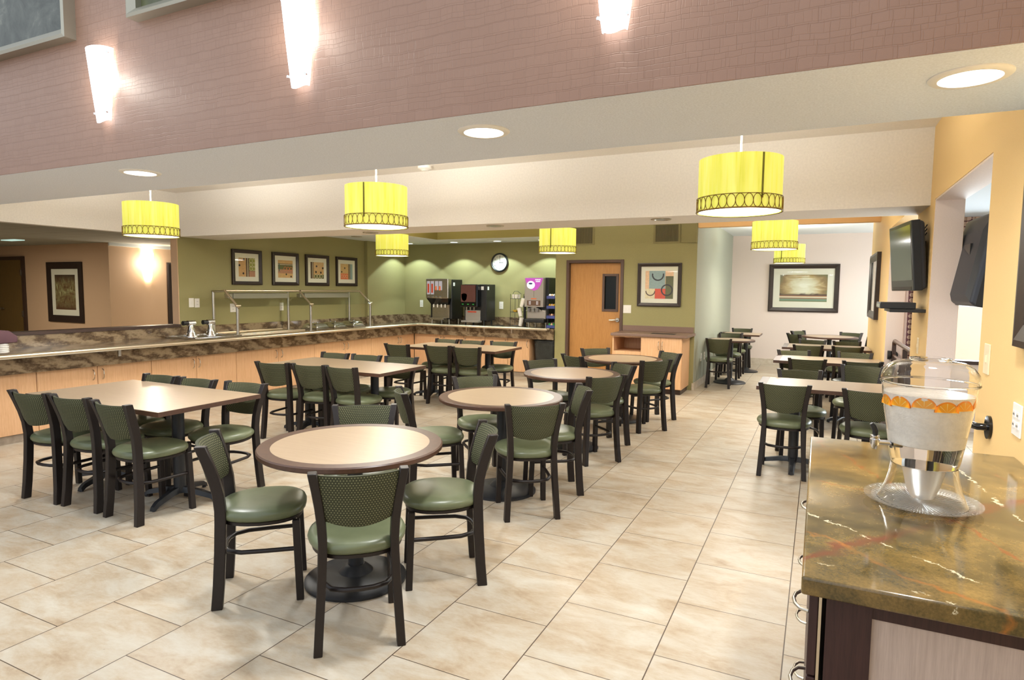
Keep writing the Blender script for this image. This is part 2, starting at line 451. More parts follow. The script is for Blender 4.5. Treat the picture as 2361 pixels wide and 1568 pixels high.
# ------------------------------------------------------------------ helpers: meshes and objects
class MB:
    def __init__(s, o=(0, 0, 0)):
        s.bm = bmesh.new()
        s.o = Vector(o)
        s.mats = []
        s.mi = 0
    def mat(s, name):
        if name not in s.mats:
            s.mats.append(name)
        s.mi = s.mats.index(name)
        return s
    def V(s, p):
        return s.bm.verts.new(Vector(p) - s.o)
    def F(s, vs):
        try:
            f = s.bm.faces.new(vs)
            f.material_index = s.mi
            return f
        except ValueError:
            return None
    def box(s, x0, y0, z0, x1, y1, z1):
        v = [s.V(p) for p in ((x0, y0, z0), (x1, y0, z0), (x1, y1, z0), (x0, y1, z0), (x0, y0, z1), (x1, y0, z1), (x1, y1, z1), (x0, y1, z1))]
        for f in ((3, 2, 1, 0), (4, 5, 6, 7), (0, 1, 5, 4), (1, 2, 6, 5), (2, 3, 7, 6), (3, 0, 4, 7)):
            s.F([v[i] for i in f])
        return s
    def obox(s, c, ax, ay, az):
        """box from centre and three half-axis vectors"""
        c, ax, ay, az = (Vector(k) for k in (c, ax, ay, az))
        v = [s.V(c + i * ax + j * ay + k * az) for k in (-1, 1) for j, i in ((-1, -1), (-1, 1), (1, 1), (1, -1))]
        for f in ((3, 2, 1, 0), (4, 5, 6, 7), (0, 1, 5, 4), (1, 2, 6, 5), (2, 3, 7, 6), (3, 0, 4, 7)):
            s.F([v[i] for i in f])
        return s
    def ring_loft(s, rings, cap0=True, cap1=True, closed=False):
        vr = [[s.V(p) for p in r] for r in rings]
        n = len(vr[0])
        last = len(vr) if closed else len(vr) - 1
        for i in range(last):
            a, b = vr[i], vr[(i + 1) % len(vr)]
            for j in range(n):
                s.F((a[j], a[(j + 1) % n], b[(j + 1) % n], b[j]))
        if not closed:
            if cap0: s.F(list(reversed(vr[0])))
            if cap1: s.F(vr[-1])
        return s
    def lathe(s, prof, c=(0, 0, 0), n=32, cap0=True, cap1=True):
        """prof: (r, z) bottom to top; r=0 makes a tiny cap"""
        c = Vector(c)
        return s.ring_loft([[c + Vector((max(r, 1e-4) * cos(2 * pi * j / n), max(r, 1e-4) * sin(2 * pi * j / n), z)) for j in range(n)] for r, z in prof], cap0, cap1)
    def cyl(s, p0, p1, r0, r1=None, n=16):
        return s.tube([p0, p1], [r0, r0 if r1 is None else r1], n)
    def tube(s, path, r, n=8, closed=False, flat=1.0):
        P = [Vector(p) for p in path]
        R = r if isinstance(r, (list, tuple)) else [r] * len(P)
        rings = []
        ref = None
        for i, p in enumerate(P):
            a = P[(i - 1) % len(P)] if (closed or i > 0) else P[i]
            b = P[(i + 1) % len(P)] if (closed or i < len(P) - 1) else P[i]
            t = (b - a).normalized()
            if ref is None:
                ref = Vector((0, 0, 1)) if abs(t.z) < 0.9 else Vector((1, 0, 0))
            x = t.cross(ref)
            if x.length < 1e-5:
                x = t.orthogonal()
            x.normalize(); yv = x.cross(t)
            rings.append([p + R[i] * (cos(2 * pi * j / n) * x + flat * sin(2 * pi * j / n) * yv) for j in range(n)])
        return s.ring_loft(rings, closed=closed)
    def sweep(s, path, hx, hy):
        """rectangular section (half sizes hx, hy, level) swept up a near-vertical path"""
        return s.ring_loft([[Vector(p) + Vector((a * hx, b * hy, 0)) for a, b in ((-1, -1), (1, -1), (1, 1), (-1, 1))] for p in path])
    def prism(s, poly, z0, z1):
        return s.ring_loft([[Vector((x, y, z0)) for x, y in poly], [Vector((x, y, z1)) for x, y in poly]])
    def sphere(s, c, r, n=16, sq=(1, 1, 1)):
        c = Vector(c)
        k = n // 2
        prof = [(r * sin(pi * i / k), -r * cos(pi * i / k)) for i in range(k + 1)]
        return s.ring_loft([[c + Vector((max(q, 1e-4) * cos(2 * pi * j / n) * sq[0], max(q, 1e-4) * sin(2 * pi * j / n) * sq[1], z * sq[2])) for j in range(n)] for q, z in prof])
    def torus(s, c, R, r, ax=(0, 0, 1), n=24, k=6):
        c = Vector(c); ax = Vector(ax).normalized(); x = ax.orthogonal().normalized(); y = ax.cross(x)
        return s.tube([c + R * (cos(2 * pi * i / n) * x + sin(2 * pi * i / n) * y) for i in range(n)], r, k, closed=True)
    def quadplane(s, pts):
        s.F([s.V(p) for p in pts]); return s
    def text(s, string, size, mtx, depth=0.0):
        c = bpy.data.curves.new('t', 'FONT'); c.body = string; c.size = size; c.align_x = 'CENTER'; c.align_y = 'CENTER'; c.extrude = depth
        o = bpy.data.objects.new('t', c); COL.objects.link(o)
        me = bpy.data.meshes.new_from_object(o.evaluated_get(bpy.context.evaluated_depsgraph_get()))
        vs = [s.V(mtx @ v.co) for v in me.vertices]
        for p in me.polygons:
            s.F([vs[i] for i in p.vertices])
        bpy.data.objects.remove(o); bpy.data.curves.remove(c); bpy.data.meshes.remove(me)
        return s
    def build(s, name, mat=None, parent=None, smooth=False, bevel=0.0, seg=2, subsurf=0):
        bm = s.bm
        bmesh.ops.recalc_face_normals(bm, faces=bm.faces)
        me = bpy.data.meshes.new(name)
        bm.to_mesh(me); bm.free()
        for k in (s.mats if s.mats else [mat]):
            me.materials.append(MAT[k])
        if smooth:
            me.polygons.foreach_set('use_smooth', [True] * len(me.polygons))
            me.set_sharp_from_angle(angle=radians(smooth if smooth is not True else 40))
        o = bpy.data.objects.new(name, me)
        COL.objects.link(o)
        if parent is not None:
            o.parent = parent
        else:
            o.location = s.o
        if bevel:
            b = o.modifiers.new('bevel', 'BEVEL'); b.width = bevel; b.segments = seg; b.limit_method = 'ANGLE'; b.angle_limit = radians(35)
        if subsurf:
            b = o.modifiers.new('sub', 'SUBSURF'); b.levels = subsurf; b.render_levels = subsurf
        return o

def tag(o, label, cat, group=None):
    o['label'] = label; o['category'] = cat; o['kind'] = 'thing'
    if group: o['group'] = group
    return o
def thing(name, label, cat, loc=(0, 0, 0), rz=0.0, group=None):
    o = bpy.data.objects.new(name, None)
    o.empty_display_size = 0.1
    COL.objects.link(o)
    o.location = loc; o.rotation_euler = (0, 0, rz)
    return tag(o, label, cat, group)
def struct(o):
    o['kind'] = 'structure'
    return o
def dup(root, loc, rz, label, group=None):
    r = root.copy(); COL.objects.link(r); r.location = loc; r.rotation_euler = (0, 0, rz)
    r['label'] = label
    if group: r['group'] = group
    def rec(src, dst):
        for ch in src.children:
            c = ch.copy(); COL.objects.link(c); c.parent = dst
            rec(ch, c)
    rec(root, r)
    return r
def lamp(name, typ, loc, energy, color, parent=None, **kw):
    l = bpy.data.lights.new(name, typ); l.energy = energy; l.color = color
    for k, v in kw.items(): setattr(l, k, v)
    o = bpy.data.objects.new(name, l); COL.objects.link(o)
    o.location = loc
    if parent is not None: o.parent = parent
    return o
def wallbox(name, mat, *boxes):
    b = MB()
    for q in boxes: b.box(*q)
    return struct(b.build(name, mat))

# ------------------------------------------------------------------ the setting
XL, XR = -7.70, 0.71
YB, ZB = 5.6, 2.2           # beam front face, underside of beam and soffits
YD, YC, YF = 9.97, 10.6, 14.3
wallbox('floor', 'floor_tile', (-19, -5, -0.12, 4.2, 15.2, 0))
wallbox('wall_left', 'green_wall', (XL - .13, YB, 0, XL, 9.42, 2.9), (XL - .13, 9.42, 0, XL + .07, YC + .1, 2.9))
wallbox('wall_left_below_opening', 'beige_wall', (XL - .13, -1, 0, XL, YB, 1.0))
wallbox('wall_left_above_opening', 'cream_paint', (XL - .13, -1, ZB, XL, YB, 2.9))
wallbox('trim_1', 'dark_trim', (XL - .17, -1, 1.0, XL + .03, YB - .004, 1.035))
wallbox('trim_2', 'beige_wall', (XL - .13, YB - .012, 1.035, XL - .003, YB, ZB))
wallbox('wall_back', 'green_wall', (XL - .13, YC, 0, -4.055, YC + .1, 2.9))
b = MB()
b.box(-4.055, YD, 0, -3.855, YC + .1, 2.9); b.box(-2.865, YD, 0, -1.72, YC + .1, 2.9); b.box(-3.855, YD, 2.045, -2.865, YC + .1, 2.9)
b.box(-3.855, YD + .35, 0, -2.865, YC + .1, 2.045)
struct(b.build('wall_back_door_side', 'green_wall'))
wallbox('wall_corridor', 'grey_green_wall', (-1.87, YC + .1, 0, -1.72, YF, 2.9), (-1.722, YD + .004, 0, -1.716, YC + .1, 2.9))
wallbox('wall_far', 'pink_wall', (-1.9, YF, 0, 2.4, YF + .12, 2.9))
wallbox('wall_right', 'orange_wall', (XR, -2.5, 0, XR + .18, 3.72, 2.9), (XR, 3.72, ZB + .02, XR + .18, 5.4, 2.9), (XR, 5.4, 0, XR + .18, 6.25, 2.9),
        (XR, 6.25, 2.3, XR + .18, 8.5, 2.9), (XR, 8.5, 0, XR + .18, 11.4, 2.9))
wallbox('trim_3', 'pink_wall', (XR + .003, 5.388, 0, XR + .177, 5.4, ZB + .02), (XR + .003, 3.72, ZB + .008, XR + .177, 5.388, ZB + .02),
        (XR + .003, 8.488, 0, XR + .177, 8.5, 2.3))
wallbox('wall_header', 'orange_paint', (-1.716, YD, 2.52, XR, YD + .15, 2.9))
wallbox('wall_front', 'red_wallpaper', (-10, 2.085, ZB, 3.2, 2.09, 4.6))
wallbox('ceiling_soffit', 'stipple_paint', (-10, 2.09, ZB - .001, 3.2, 2.83, 2.95))
wallbox('ceiling_recess', 'cream_paint', (XL, 2.83, 2.77, XR, YB, 2.85))
wallbox('beam', 'cream_paint', (XL, YB, ZB, XR, 6.25, 2.9))
wallbox('ceiling_low', 'white_paint', (XL, 6.25, 2.42, -6.24, YC, 2.5), (-6.24, 9.66, 2.42, -4.06, YC, 2.5))
wallbox('ceiling_tray', 'cream_paint', (-6.24, 6.25, 2.78, XR, YD, 2.86))
wallbox('trim_4', 'olive_paint', (-6.26, 6.25, 2.424, -6.236, 9.66, 2.78), (-6.24, 9.655, 2.424, -4.056, 9.68, 2.78))
wallbox('ceiling_far', 'white_paint', (-1.72, YD + .15, 2.73, 2.4, YF, 2.8))
b = MB()
for x0, x1, y0, y1 in ((-1.725, -1.705, YD, YF), (-1.735, -1.715, YD - .012, YD)):
    b.box(x0, y0, 0, x1, y1, .11)
struct(b.build('baseboard_corridor', 'skirting_tile'))
wallbox('baseboard_far', 'skirting_tile', (-1.705, YF - .012, 0, 2.3, YF, .13))
wallbox('baseboard_back', 'dark_edge', (-4.055, YD - .012, 0, -3.86, YD, .1))
# the hall seen over the buffet
wallbox('wall_hall', 'beige_wall', (-19, 7.0, 0, -11.5, 7.12, 2.6))
wallbox('wall_hall_side', 'beige_wall', (-11.62, 7.12, 0, -11.5, 12, 2.6))
wallbox('wall_hall_blocker', 'beige_wall', (-19, -1.1, 0, XL - .13, -1.0, 2.6))  # unseen wall, added to keep sky light out of the hall
wallbox('wall_hall_end', 'beige_wall', (-11.5, 11.9, 0, XL - .13, 12, 2.6), (-19, -1, 0, -18.9, 7, 2.6))
wallbox('ceiling_hall', 'ceiling_tile', (-19, -1, 2.31, XL - .13, 12, 2.4))
wallbox('trim_5', 'white_paint', (-11.5, 7.0, 2.255, -11.47, 11.9, 2.31))
# the bright side room behind the right-hand openings
wallbox('wall_sunroom', 'pink_wall', (XR + .18, 8.5, 0, 3.6, 8.62, .80), (XR + .18, 8.5, 2.2, 3.6, 8.62, 2.6), (XR + .18, 8.5, .80, 1.02, 8.62, 2.2), (3.2, 8.5, .8, 3.6, 8.62, 2.2))
wallbox('ceiling_sunroom', 'sun_ceiling', (XR + .18, 2.4, 2.385, 3.6, 8.5, 2.45))
wallbox('wall_sunroom_front', 'pink_wall', (XR + .18, 2.3, 0, 3.6, 2.4, 2.6))
b = MB()
for q in ((1.0, 8.48, .76, 3.22, 8.56, .80), (1.02, 8.52, .8, 1.05, 8.58, 2.2), (3.17, 8.52, .8, 3.2, 8.58, 2.2), (2.1, 8.52, .8, 2.14, 8.58, 2.2), (1.02, 8.52, 2.17, 3.2, 8.58, 2.2)):
    b.box(*q)
w1 = struct(b.build('window_1', 'dark_trim'))
p = MB().box(1.05, 8.545, .8, 3.17, 8.549, 2.17).build('window_pane', 'pane_glass', w1)
b = MB()
for i in range(60):      # gathered valance
    x0 = 0.93 + i * 0.04
    b.box(x0, 8.40 + .012 * (i % 2), 1.95, x0 + .041, 8.43 + .012 * (i % 2), 2.385)
v = b.build('window_valance', 'leaf_fabric'); tag(v, 'leaf-patterned plum valance hanging above the bright window in the side room', 'valance')
b = MB()
for i in range(6):
    x0 = 0.905 + i * 0.022
    b.box(x0, 8.36 + .02 * (i % 2), .05, x0 + .023, 8.385 + .02 * (i % 2), 1.95)
v = b.build('window_drape', 'leaf_fabric'); tag(v, 'narrow leaf-patterned plum drape at the end of the bright window', 'curtain')

# daylight through the side-room window and the far room's own window (off to the side behind the orange wall)
wallbox('wall_far_side', 'pink_wall', (2.3, 11.4, 0, 2.4, YF, .8), (2.3, 11.4, 2.2, 2.4, YF, 2.9), (XR + .18, 11.28, 0, 2.4, 11.4, 2.9))
b = MB()
for q in ((2.30, 11.4, .8, 2.36, 11.45, 2.2), (2.30, 14.24, .8, 2.36, 14.29, 2.2), (2.30, 12.8, .8, 2.36, 12.84, 2.2), (2.28, 11.4, .77, 2.38, 14.29, .8)): b.box(*q)
w2 = struct(b.build('window_2', 'dark_trim'))
MB().box(2.33, 11.45, .8, 2.334, 14.24, 2.2).build('window_pane', 'pane_glass', w2)
l = lamp('daylight', 'AREA', (2.9, 12.85, 1.7), K_DAY, (.86, .94, 1.0), None, shape='RECTANGLE', size=2.6, size_y=1.6)
l.rotation_euler = (0, radians(80), 0)
l = lamp('daylight', 'AREA', (2.1, 9.2, 1.7), K_DAY * 2.0, (.86, .94, 1.0), None, shape='RECTANGLE', size=2.1, size_y=1.6)
l.rotation_euler = (radians(-80), 0, 0)

# ------------------------------------------------------------------ swing door in the green wall
d = MB((-3.36, YD, 0))
for q in ((-3.855, YD - .02, 0, -3.805, YD + .12, 2.045), (-2.915, YD - .02, 0, -2.865, YD + .12, 2.045), (-3.805, YD - .02, 1.995, -2.915, YD + .12, 2.045)):
    d.box(*q)
d1 = struct(d.build('door_1', 'door_frame', bevel=.004))
b = MB((-3.36, YD, 0))
b.box(-3.80, YD + .05, .01, -3.21, YD + .095, 1.99); b.box(-2.985, YD + .05, .01, -2.92, YD + .095, 1.99)
b.box(-3.21, YD + .05, .01, -2.985, YD + .095, 1.22); b.box(-3.21, YD + .05, 1.79, -2.985, YD + .095, 1.99)
b.build('door_leaf', 'oak_door', d1)
b = MB((-3.36, YD, 0))
for q in ((-3.235, YD + .035, 1.195, -3.195, YD + .052, 1.815), (-3.0, YD + .035, 1.195, -2.96, YD + .052, 1.815), (-3.195, YD + .035, 1.195, -3.0, YD + .052, 1.235), (-3.195, YD + .035, 1.775, -3.0, YD + .052, 1.815)):
    b.box(*q)
b.build('vision_frame', 'door_frame', d1, bevel=.003)
b = MB((-3.36, YD, 0)); b.box(-3.21, YD + .07, 1.22, -2.985, YD + .08, 1.79); b.build('vision_glass', 'door_glass', d1)
b = MB((-3.36, YD, 0)); b.cyl((-2.965, YD + .05, 1.06), (-2.965, YD + .02, 1.06), .033, n=20); b.tube([(-2.965, YD + .03, 1.06), (-2.965, YD - .01, 1.06), (-2.985, YD - .02, 1.06), (-3.09, YD - .02, 1.055)], .012)
b.build('lever_handle', 'steel', d1, smooth=True)

# ------------------------------------------------------------------ hall door
d = MB((-14.7, 7, 0))
d.box(-14.28, 6.96, 0, -14.2, 7.0, 2.1); d.box(-15.28, 6.96, 0, -15.2, 7.0, 2.1); d.box(-15.2, 6.96, 2.03, -14.28, 7.0, 2.1)
d2 = struct(d.build('door_2', 'dark_trim'))
MB((-14.7, 7, 0)).box(-15.2, 6.975, .01, -14.28, 6.995, 2.03).build('door_leaf', 'hall_door', d2)
b = MB((-14.7, 7, 0)); b.cyl((-15.05, 6.975, 1.05), (-15.05, 6.93, 1.05), .025); b.cyl((-15.05, 6.935, 1.05), (-14.93, 6.935, 1.05), .01); b.build('lever_handle', 'steel', d2, smooth=True)
b = MB((-14.7, 7, 0)); b.box(-14.315, 6.95, 1.72, -14.275, 6.976, 1.84); b.box(-14.315, 6.95, .9, -14.275, 6.976, 1.02); b.build('hinge', 'steel', d2)

# ------------------------------------------------------------------ pictures
def picture(name, label, cat, O, U_, Nn, w, h, fw, matw, art, frame_mat='picture_frame', glass=True, depth=.03, group=None, mats='mat_board'):
    """O: centre on the wall, U_: unit vector to the picture's right, Nn: out of the wall. art(b, at): draws the print"""
    O, U_, Nn = Vector(O), Vector(U_), Vector(Nn)
    Zv = Vector((0, 0, 1))
    t = thing(name, label, cat, O, 0, group)
    def at(a, c, d): return O + a * U_ + c * Zv + d * Nn
    b = MB(O)
    W, H = w / 2, h / 2
    prof = [(0, 0.0), (0, depth), (fw * .3, depth * 1.1), (fw, depth * .65), (fw, 0.0)]
    for i in range(4):
        cs = [(-1, -1), (1, -1), (1, 1), (-1, 1)]
        a, c = cs[i], cs[(i + 1) % 4]
        b.ring_loft([[at(a[0] * (W - q), a[1] * (H - q), dd) for q, dd in prof], [at(c[0] * (W - q), c[1] * (H - q), dd) for q, dd in prof]])
    b.build('frame', frame_mat, t)
    iw, ih = W - fw, H - fw
    if matw:
        b = MB(O)
        b.obox(at(0, 0, .006), (iw + .002) * U_, (ih + .002) * Zv, .004 * Nn)
        b.build('mat', mats, t)
    b = MB(O)
    art(b, at, iw - matw, ih - matw)
    b.build('print', None, t)
    if glass:
        b = MB(O)
        b.obox(at(0, 0, depth * .55), iw * U_, ih * Zv, .001 * Nn)
        b.build('glazing', 'pane_glass', t)
    return t
def rect(b, at, m_, x0, y0, x1, y1, lv):
    b.mat(m_)
    d0, d1 = .010, .0105 + lv * .0004
    q = [at(x0, y0, d1), at(x1, y0, d1), at(x1, y1, d1), at(x0, y1, d1)]
    k = [at(x0, y0, d0), at(x1, y0, d0), at(x1, y1, d0), at(x0, y1, d0)]
    b.ring_loft([k, q])
def ring(b, at, m_, cx, cy, R, th, lv, n=28, a0=0, a1=2 * pi):
    b.mat(m_)
    d1 = .0105 + lv * .0004
    full = abs(a1 - a0 - 2 * pi) < 1e-6
    k = n if full else n + 1
    A = [a0 + (a1 - a0) * i / n for i in range(k)]
    o_ = [b.V(at(cx + R * cos(a), cy + R * sin(a), d1)) for a in A]
    i_ = [b.V(at(cx + (R - th) * cos(a), cy + (R - th) * sin(a), d1)) for a in A]
    for j in range(n):
        b.F((o_[j], o_[(j + 1) % k], i_[(j + 1) % k], i_[j]))
def blot(b, at, m_, cx, cy, R, lv):
    ring(b, at, m_, cx, cy, R, R * .98, lv, 12)
def plain(mn):
    def f(b, at, w, h): rect(b, at, mn, -w, -h, w, h, 0)
    return f
def art1(b, at, w, h):
    rect(b, at, 'ink_tan', -w, -h, w, h, 0)
    rect(b, at, 'ink_brown', -.12 * w, -h, w, h, 1); rect(b, at, 'ink_pale', .06 * w, -h, .14 * w, h, 2)
    rect(b, at, 'ink_lime', .26 * w, -.35 * h, w, h, 2); rect(b, at, 'ink_rose', .26 * w, -h, w, -.38 * h, 2)
    for i in range(3):
        for j in range(2): ring(b, at, 'ink_pale', (.48 + .36 * j) * w, (.72 - .42 * i) * h, .2 * w, .035 * w, 3)
    for q in ((-.35, .85), (-.9, .2), (-.45, -.65)): blot(b, at, 'ink_ink', q[0] * w, q[1] * h, .11 * w, 2)
    for i in range(9): rect(b, at, 'ink_rose', -w, (-.9 + .2 * i) * h, -.14 * w, (-.885 + .2 * i) * h, 1)
def art2(b, at, w, h):
    rect(b, at, 'ink_tan', -w, -h, w, h, 0)
    rect(b, at, 'ink_brown', -w, .42 * h, w, .62 * h, 1); rect(b, at, 'ink_pale', -w, .48 * h, w, .54 * h, 2)
    rect(b, at, 'ink_moss', -w, -.05 * h, w, .42 * h, 1); rect(b, at, 'ink_rose', -w, -.5 * h, w, -.05 * h, 1); rect(b, at, 'ink_teal', -.9 * w, -.3 * h, -.8 * w, .6 * h, 3)
    for i in range(3): ring(b, at, 'ink_salmon', (-.05 + .4 * i) * w, .05 * h, .2 * w, .05 * w, 3)
    for q in ((.1, -.6), (.75, -.85)): blot(b, at, 'ink_ink', q[0] * w, q[1] * h, .1 * w, 2)
    for i in range(9): rect(b, at, 'ink_rose', (-.9 + .2 * i) * w, .64 * h, (-.88 + .2 * i) * w, h, 1); rect(b, at, 'ink_rose', (-.9 + .2 * i) * w, -h, (-.88 + .2 * i) * w, -.52 * h, 1)
def art3(b, at, w, h):
    rect(b, at, 'ink_tan', -w, -h, w, h, 0)
    rect(b, at, 'ink_brown', -w, -h, -.55 * w, h, 1); rect(b, at, 'ink_pale', -.72 * w, -h, -.66 * w, h, 2); rect(b, at, 'ink_moss', -.5 * w, -h, w, -.5 * h, 1)
    for i in range(3): ring(b, at, 'ink_pale', (-.25 + .42 * i) * w, -.72 * h, .22 * w, .05 * w, 3)
    for q in ((-.1, .5), (.85, .3), (-.2, -.2), (.55, -.25)): blot(b, at, 'ink_ink', q[0] * w, q[1] * h, .12 * w, 2)
def art4(b, at, w, h):
    rect(b, at, 'ink_tan', -w, -h, w, h, 0)
    rect(b, at, 'ink_brown', .3 * w, -h, w, h, 1); rect(b, at, 'ink_sky', .62 * w, -h, w, h, 2); rect(b, at, 'ink_pale', .44 * w, -h, .5 * w, h, 2)
    rect(b, at, 'ink_salmon', -w, -h, .25 * w, -.25 * h, 2)
    for i in range(3): ring(b, at, 'ink_peach', (-.75 + .38 * i) * w, -.6 * h, .18 * w, .04 * w, 3)
    for q in ((-.3, .45), (-.8, -.05)): blot(b, at, 'ink_ink', q[0] * w, q[1] * h, .1 * w, 2)
def art5(b, at, w, h):
    rect(b, at, 'ink_peach', -w, -h, w, h, 0)
    rect(b, at, 'ink_pale', -w, -h, -.3 * w, -.3 * h, 1); rect(b, at, 'ink_red', -.3 * w, -h, .45 * w, -.28 * h, 1); rect(b, at, 'ink_moss', .45 * w, -h, w, .62 * h, 1)
    rect(b, at, 'ink_sky', -.72 * w, -.28 * h, .42 * w, h, 2)
    ring(b, at, 'ink_ink', -.1 * w, .72 * h, .44 * w, .1 * w, 3, a0=pi * .93, a1=2.07 * pi)
    ring(b, at, 'ink_ink', .55 * w, -.38 * h, .42 * w, .09 * w, 3)
    ring(b, at, 'ink_brown', -.62 * w, -.45 * h, .36 * w, .08 * w, 3, a0=pi, a1=2 * pi)
G4 = 'small abstract prints above the buffet'
picL = [('square framed print with pale green rings, above the near end of the buffet guard', art1, 6.71, .54),
        ('square framed print with a row of three red rings across its middle', art2, 7.463, .548),
        ('square framed print with pale rings along its bottom, third along the buffet', art3, 8.17, .552),
        ('square framed print with a salmon square in its corner, last before the coffee corner', art4, 8.908, .557)]
for lab, art, y, w in picL:
    picture('framed_print', lab, 'picture', (XL, y, 1.832), (0, 1, 0), (1, 0, 0), w, .517, .052, .068, art, group=G4)
picture('framed_print', 'square framed collage of blue-grey, red and olive blocks beside the oak door', 'picture', (-2.285, YD, 1.64), (1, 0, 0), (0, -1, 0), .69, .685, .055, .068, art5)
picture('framed_landscape', 'wide dark-framed misty landscape on the pale pink far wall', 'picture', (-.31, YF, 1.628), (1, 0, 0), (0, -1, 0), 1.32, .985, .09, .125, plain('landscape_print'))
picture('framed_picture', 'tall framed picture seen edge-on along the orange wall beside the far tables', 'picture', (XR, 10.25, 1.64), (0, 1, 0), (-1, 0, 0), 1.3, .90, .10, .0, plain('ink_pale'), frame_mat='picture_frame', depth=.05)  # a framed picture with a plain pale print, no mirror
picture('framed_forest_print', 'tall black-framed brown forest print on the hall wall', 'picture', (-12.86, 7.0, 1.405), (1, 0, 0), (0, -1, 0), 1.13, 1.14, .13, .11, plain('forest_print'))
picture('framed_print', 'black-framed picture cut off by the green wall, beside the hall sconce', 'picture', (-11.5, 8.62, 1.25), (0, 1, 0), (1, 0, 0), 1.03, 1.5, .095, .25, plain('forest_print'))
picture('framed_print', 'black-framed picture at the edge of view on the near orange wall', 'picture', (XR, 2.66, 1.78), (0, 1, 0), (-1, 0, 0), .75, .86, .085, .07, plain('landscape_print'))
picture('canvas_painting', 'silver-framed smoky grey painting high on the red wall', 'picture', (-4.25, 2.085, 3.40), (1, 0, 0), (0, -1, 0), 1.25, 1.10, .055, 0, plain('grey_canvas'), frame_mat='silver_frame', glass=False, depth=.06)
picture('canvas_painting', 'silver-framed dark green painting, only its lower edge showing above the red wall', 'picture', (-2.50, 2.085, 3.42), (1, 0, 0), (0, -1, 0), 1.22, 1.13, .045, 0, plain('green_canvas'), frame_mat='silver_frame', glass=False, depth=.06)

# ------------------------------------------------------------------ chairs
def chair_parts(root):
    # seat: puffy rounded pad
    def outline(s_, z, n=36):
        pts = []
        for i in range(n):
            a = 2 * pi * i / n
            cx_, sy_ = cos(a), sin(a)
            ex = 2 / 2.7
            x = math.copysign(abs(cx_) ** ex, cx_); y = math.copysign(abs(sy_) ** ex, sy_)
            wx = .212 - .026 * max(0, -y) - .006 * max(0, y)
            pts.append(Vector((x * wx * s_, y * .205 * s_, z)))
        return pts
    b = MB()
    b.ring_loft([outline(s_, z) for s_, z in ((.90, .418), (.975, .422), (1.02, .434), (1.03, .448), (1.0, .463), (.92, .474), (.75, .482), (.5, .487), (.2, .489), (.02, .4895))])
    b.build('seat', 'seat_vinyl', root, smooth=60)
    b = MB()
    b.ring_loft([outline(.93, .400), outline(.95, .402), outline(.95, .417), outline(.93, .419)])
    b.build('seat_frame', 'chair_metal', root, smooth=50)
    post = [(.174, -.200, 0), (.167, -.190, .12), (.157, -.182, .28), (.150, -.178, .42), (.149, -.178, .48), (.153, -.185, .56), (.161, -.202, .64), (.172, -.225, .72), (.185, -.252, .802)]
    for sx in (-1, 1):
        b = MB(); b.sweep([(sx * x, y, z) for x, y, z in post], .0185, .0255)
        b.build('leg', 'chair_metal', root, smooth=35, bevel=.003, seg=1)
        b = MB(); b.sweep([(sx * .168, .180, 0), (sx * .160, .165, .405)], .0175, .0175)
        b.build('leg', 'chair_metal', root, bevel=.003, seg=1)
    # back pad, bowed backwards between the posts
    def yp(z):
        for (x0, y0, z0), (x1, y1, z1) in zip(post, post[1:]):
            if z0 <= z <= z1:
                k = (z - z0) / (z1 - z0); return y0 + k * (y1 - y0), x0 + k * (x1 - x0)
        return post[-1][1], post[-1][0]
    nu, nv = 14, 8
    rows = []
    for side in (0, 1):
        g = []
        for j in range(nv + 1):
            v_ = j / nv
            r = []
            for i in range(nu + 1):
                u_ = -1 + 2 * i / nu
                zt = .790; zb = .575 - .020 * (1 - u_ * u_)
                z = zb + v_ * (zt - zb)
                y, hw = yp(z)
                hw -= .0172
                e = min(1, 4.5 * min(v_, 1 - v_)) ** .5
                th = (.007 + .012 * e) * (1 if side else -1)
                r.append(Vector((u_ * hw, y - .048 * (1 - u_ * u_) + th, z)))
            g.append(r)
        rows.append(g)
    b = MB()
    F0 = [[b.V(p) for p in r] for r in rows[0]]; F1 = [[b.V(p) for p in r] for r in rows[1]]
    for G in (F0, F1):
        for j in range(nv):
            for i in range(nu): b.F((G[j][i], G[j][i + 1], G[j + 1][i + 1], G[j + 1][i]))
    for j in range(nv):
        b.F((F0[j][0], F0[j + 1][0], F1[j + 1][0], F1[j][0])); b.F((F0[j][nu], F0[j + 1][nu], F1[j + 1][nu], F1[j][nu]))
    for i in range(nu):
        b.F((F0[0][i], F0[0][i + 1], F1[0][i + 1], F1[0][i])); b.F((F0[nv][i], F0[nv][i + 1], F1[nv][i + 1], F1[nv][i]))
    b.build('backrest', 'back_fabric', root, smooth=50)
    b = MB()
    path = [(.160, .172, .258), (.155, .02, .258), (.147, -.09, .258), (.115, -.150, .258), (.06, -.174, .258)]
    path = path + [(0, -.18, .258)] + [(-x, y, z) for x, y, z in reversed(path)]
    b.tube(path, .0115, 8)
    b.build('stretcher', 'chair_metal', root, smooth=60)

CH = None
def chair(x, y, facing, label, group):
    """seat centre and the compass angle it faces (degrees, 90 = away from the camera)"""
    global CH
    rz = radians(facing - 90)
    if CH is None:
        CH = thing('dining_chair', label, 'chair', (x, y, 0), rz, group)
        chair_parts(CH)
        return CH
    return dup(CH, (x, y, 0), rz, label, group)

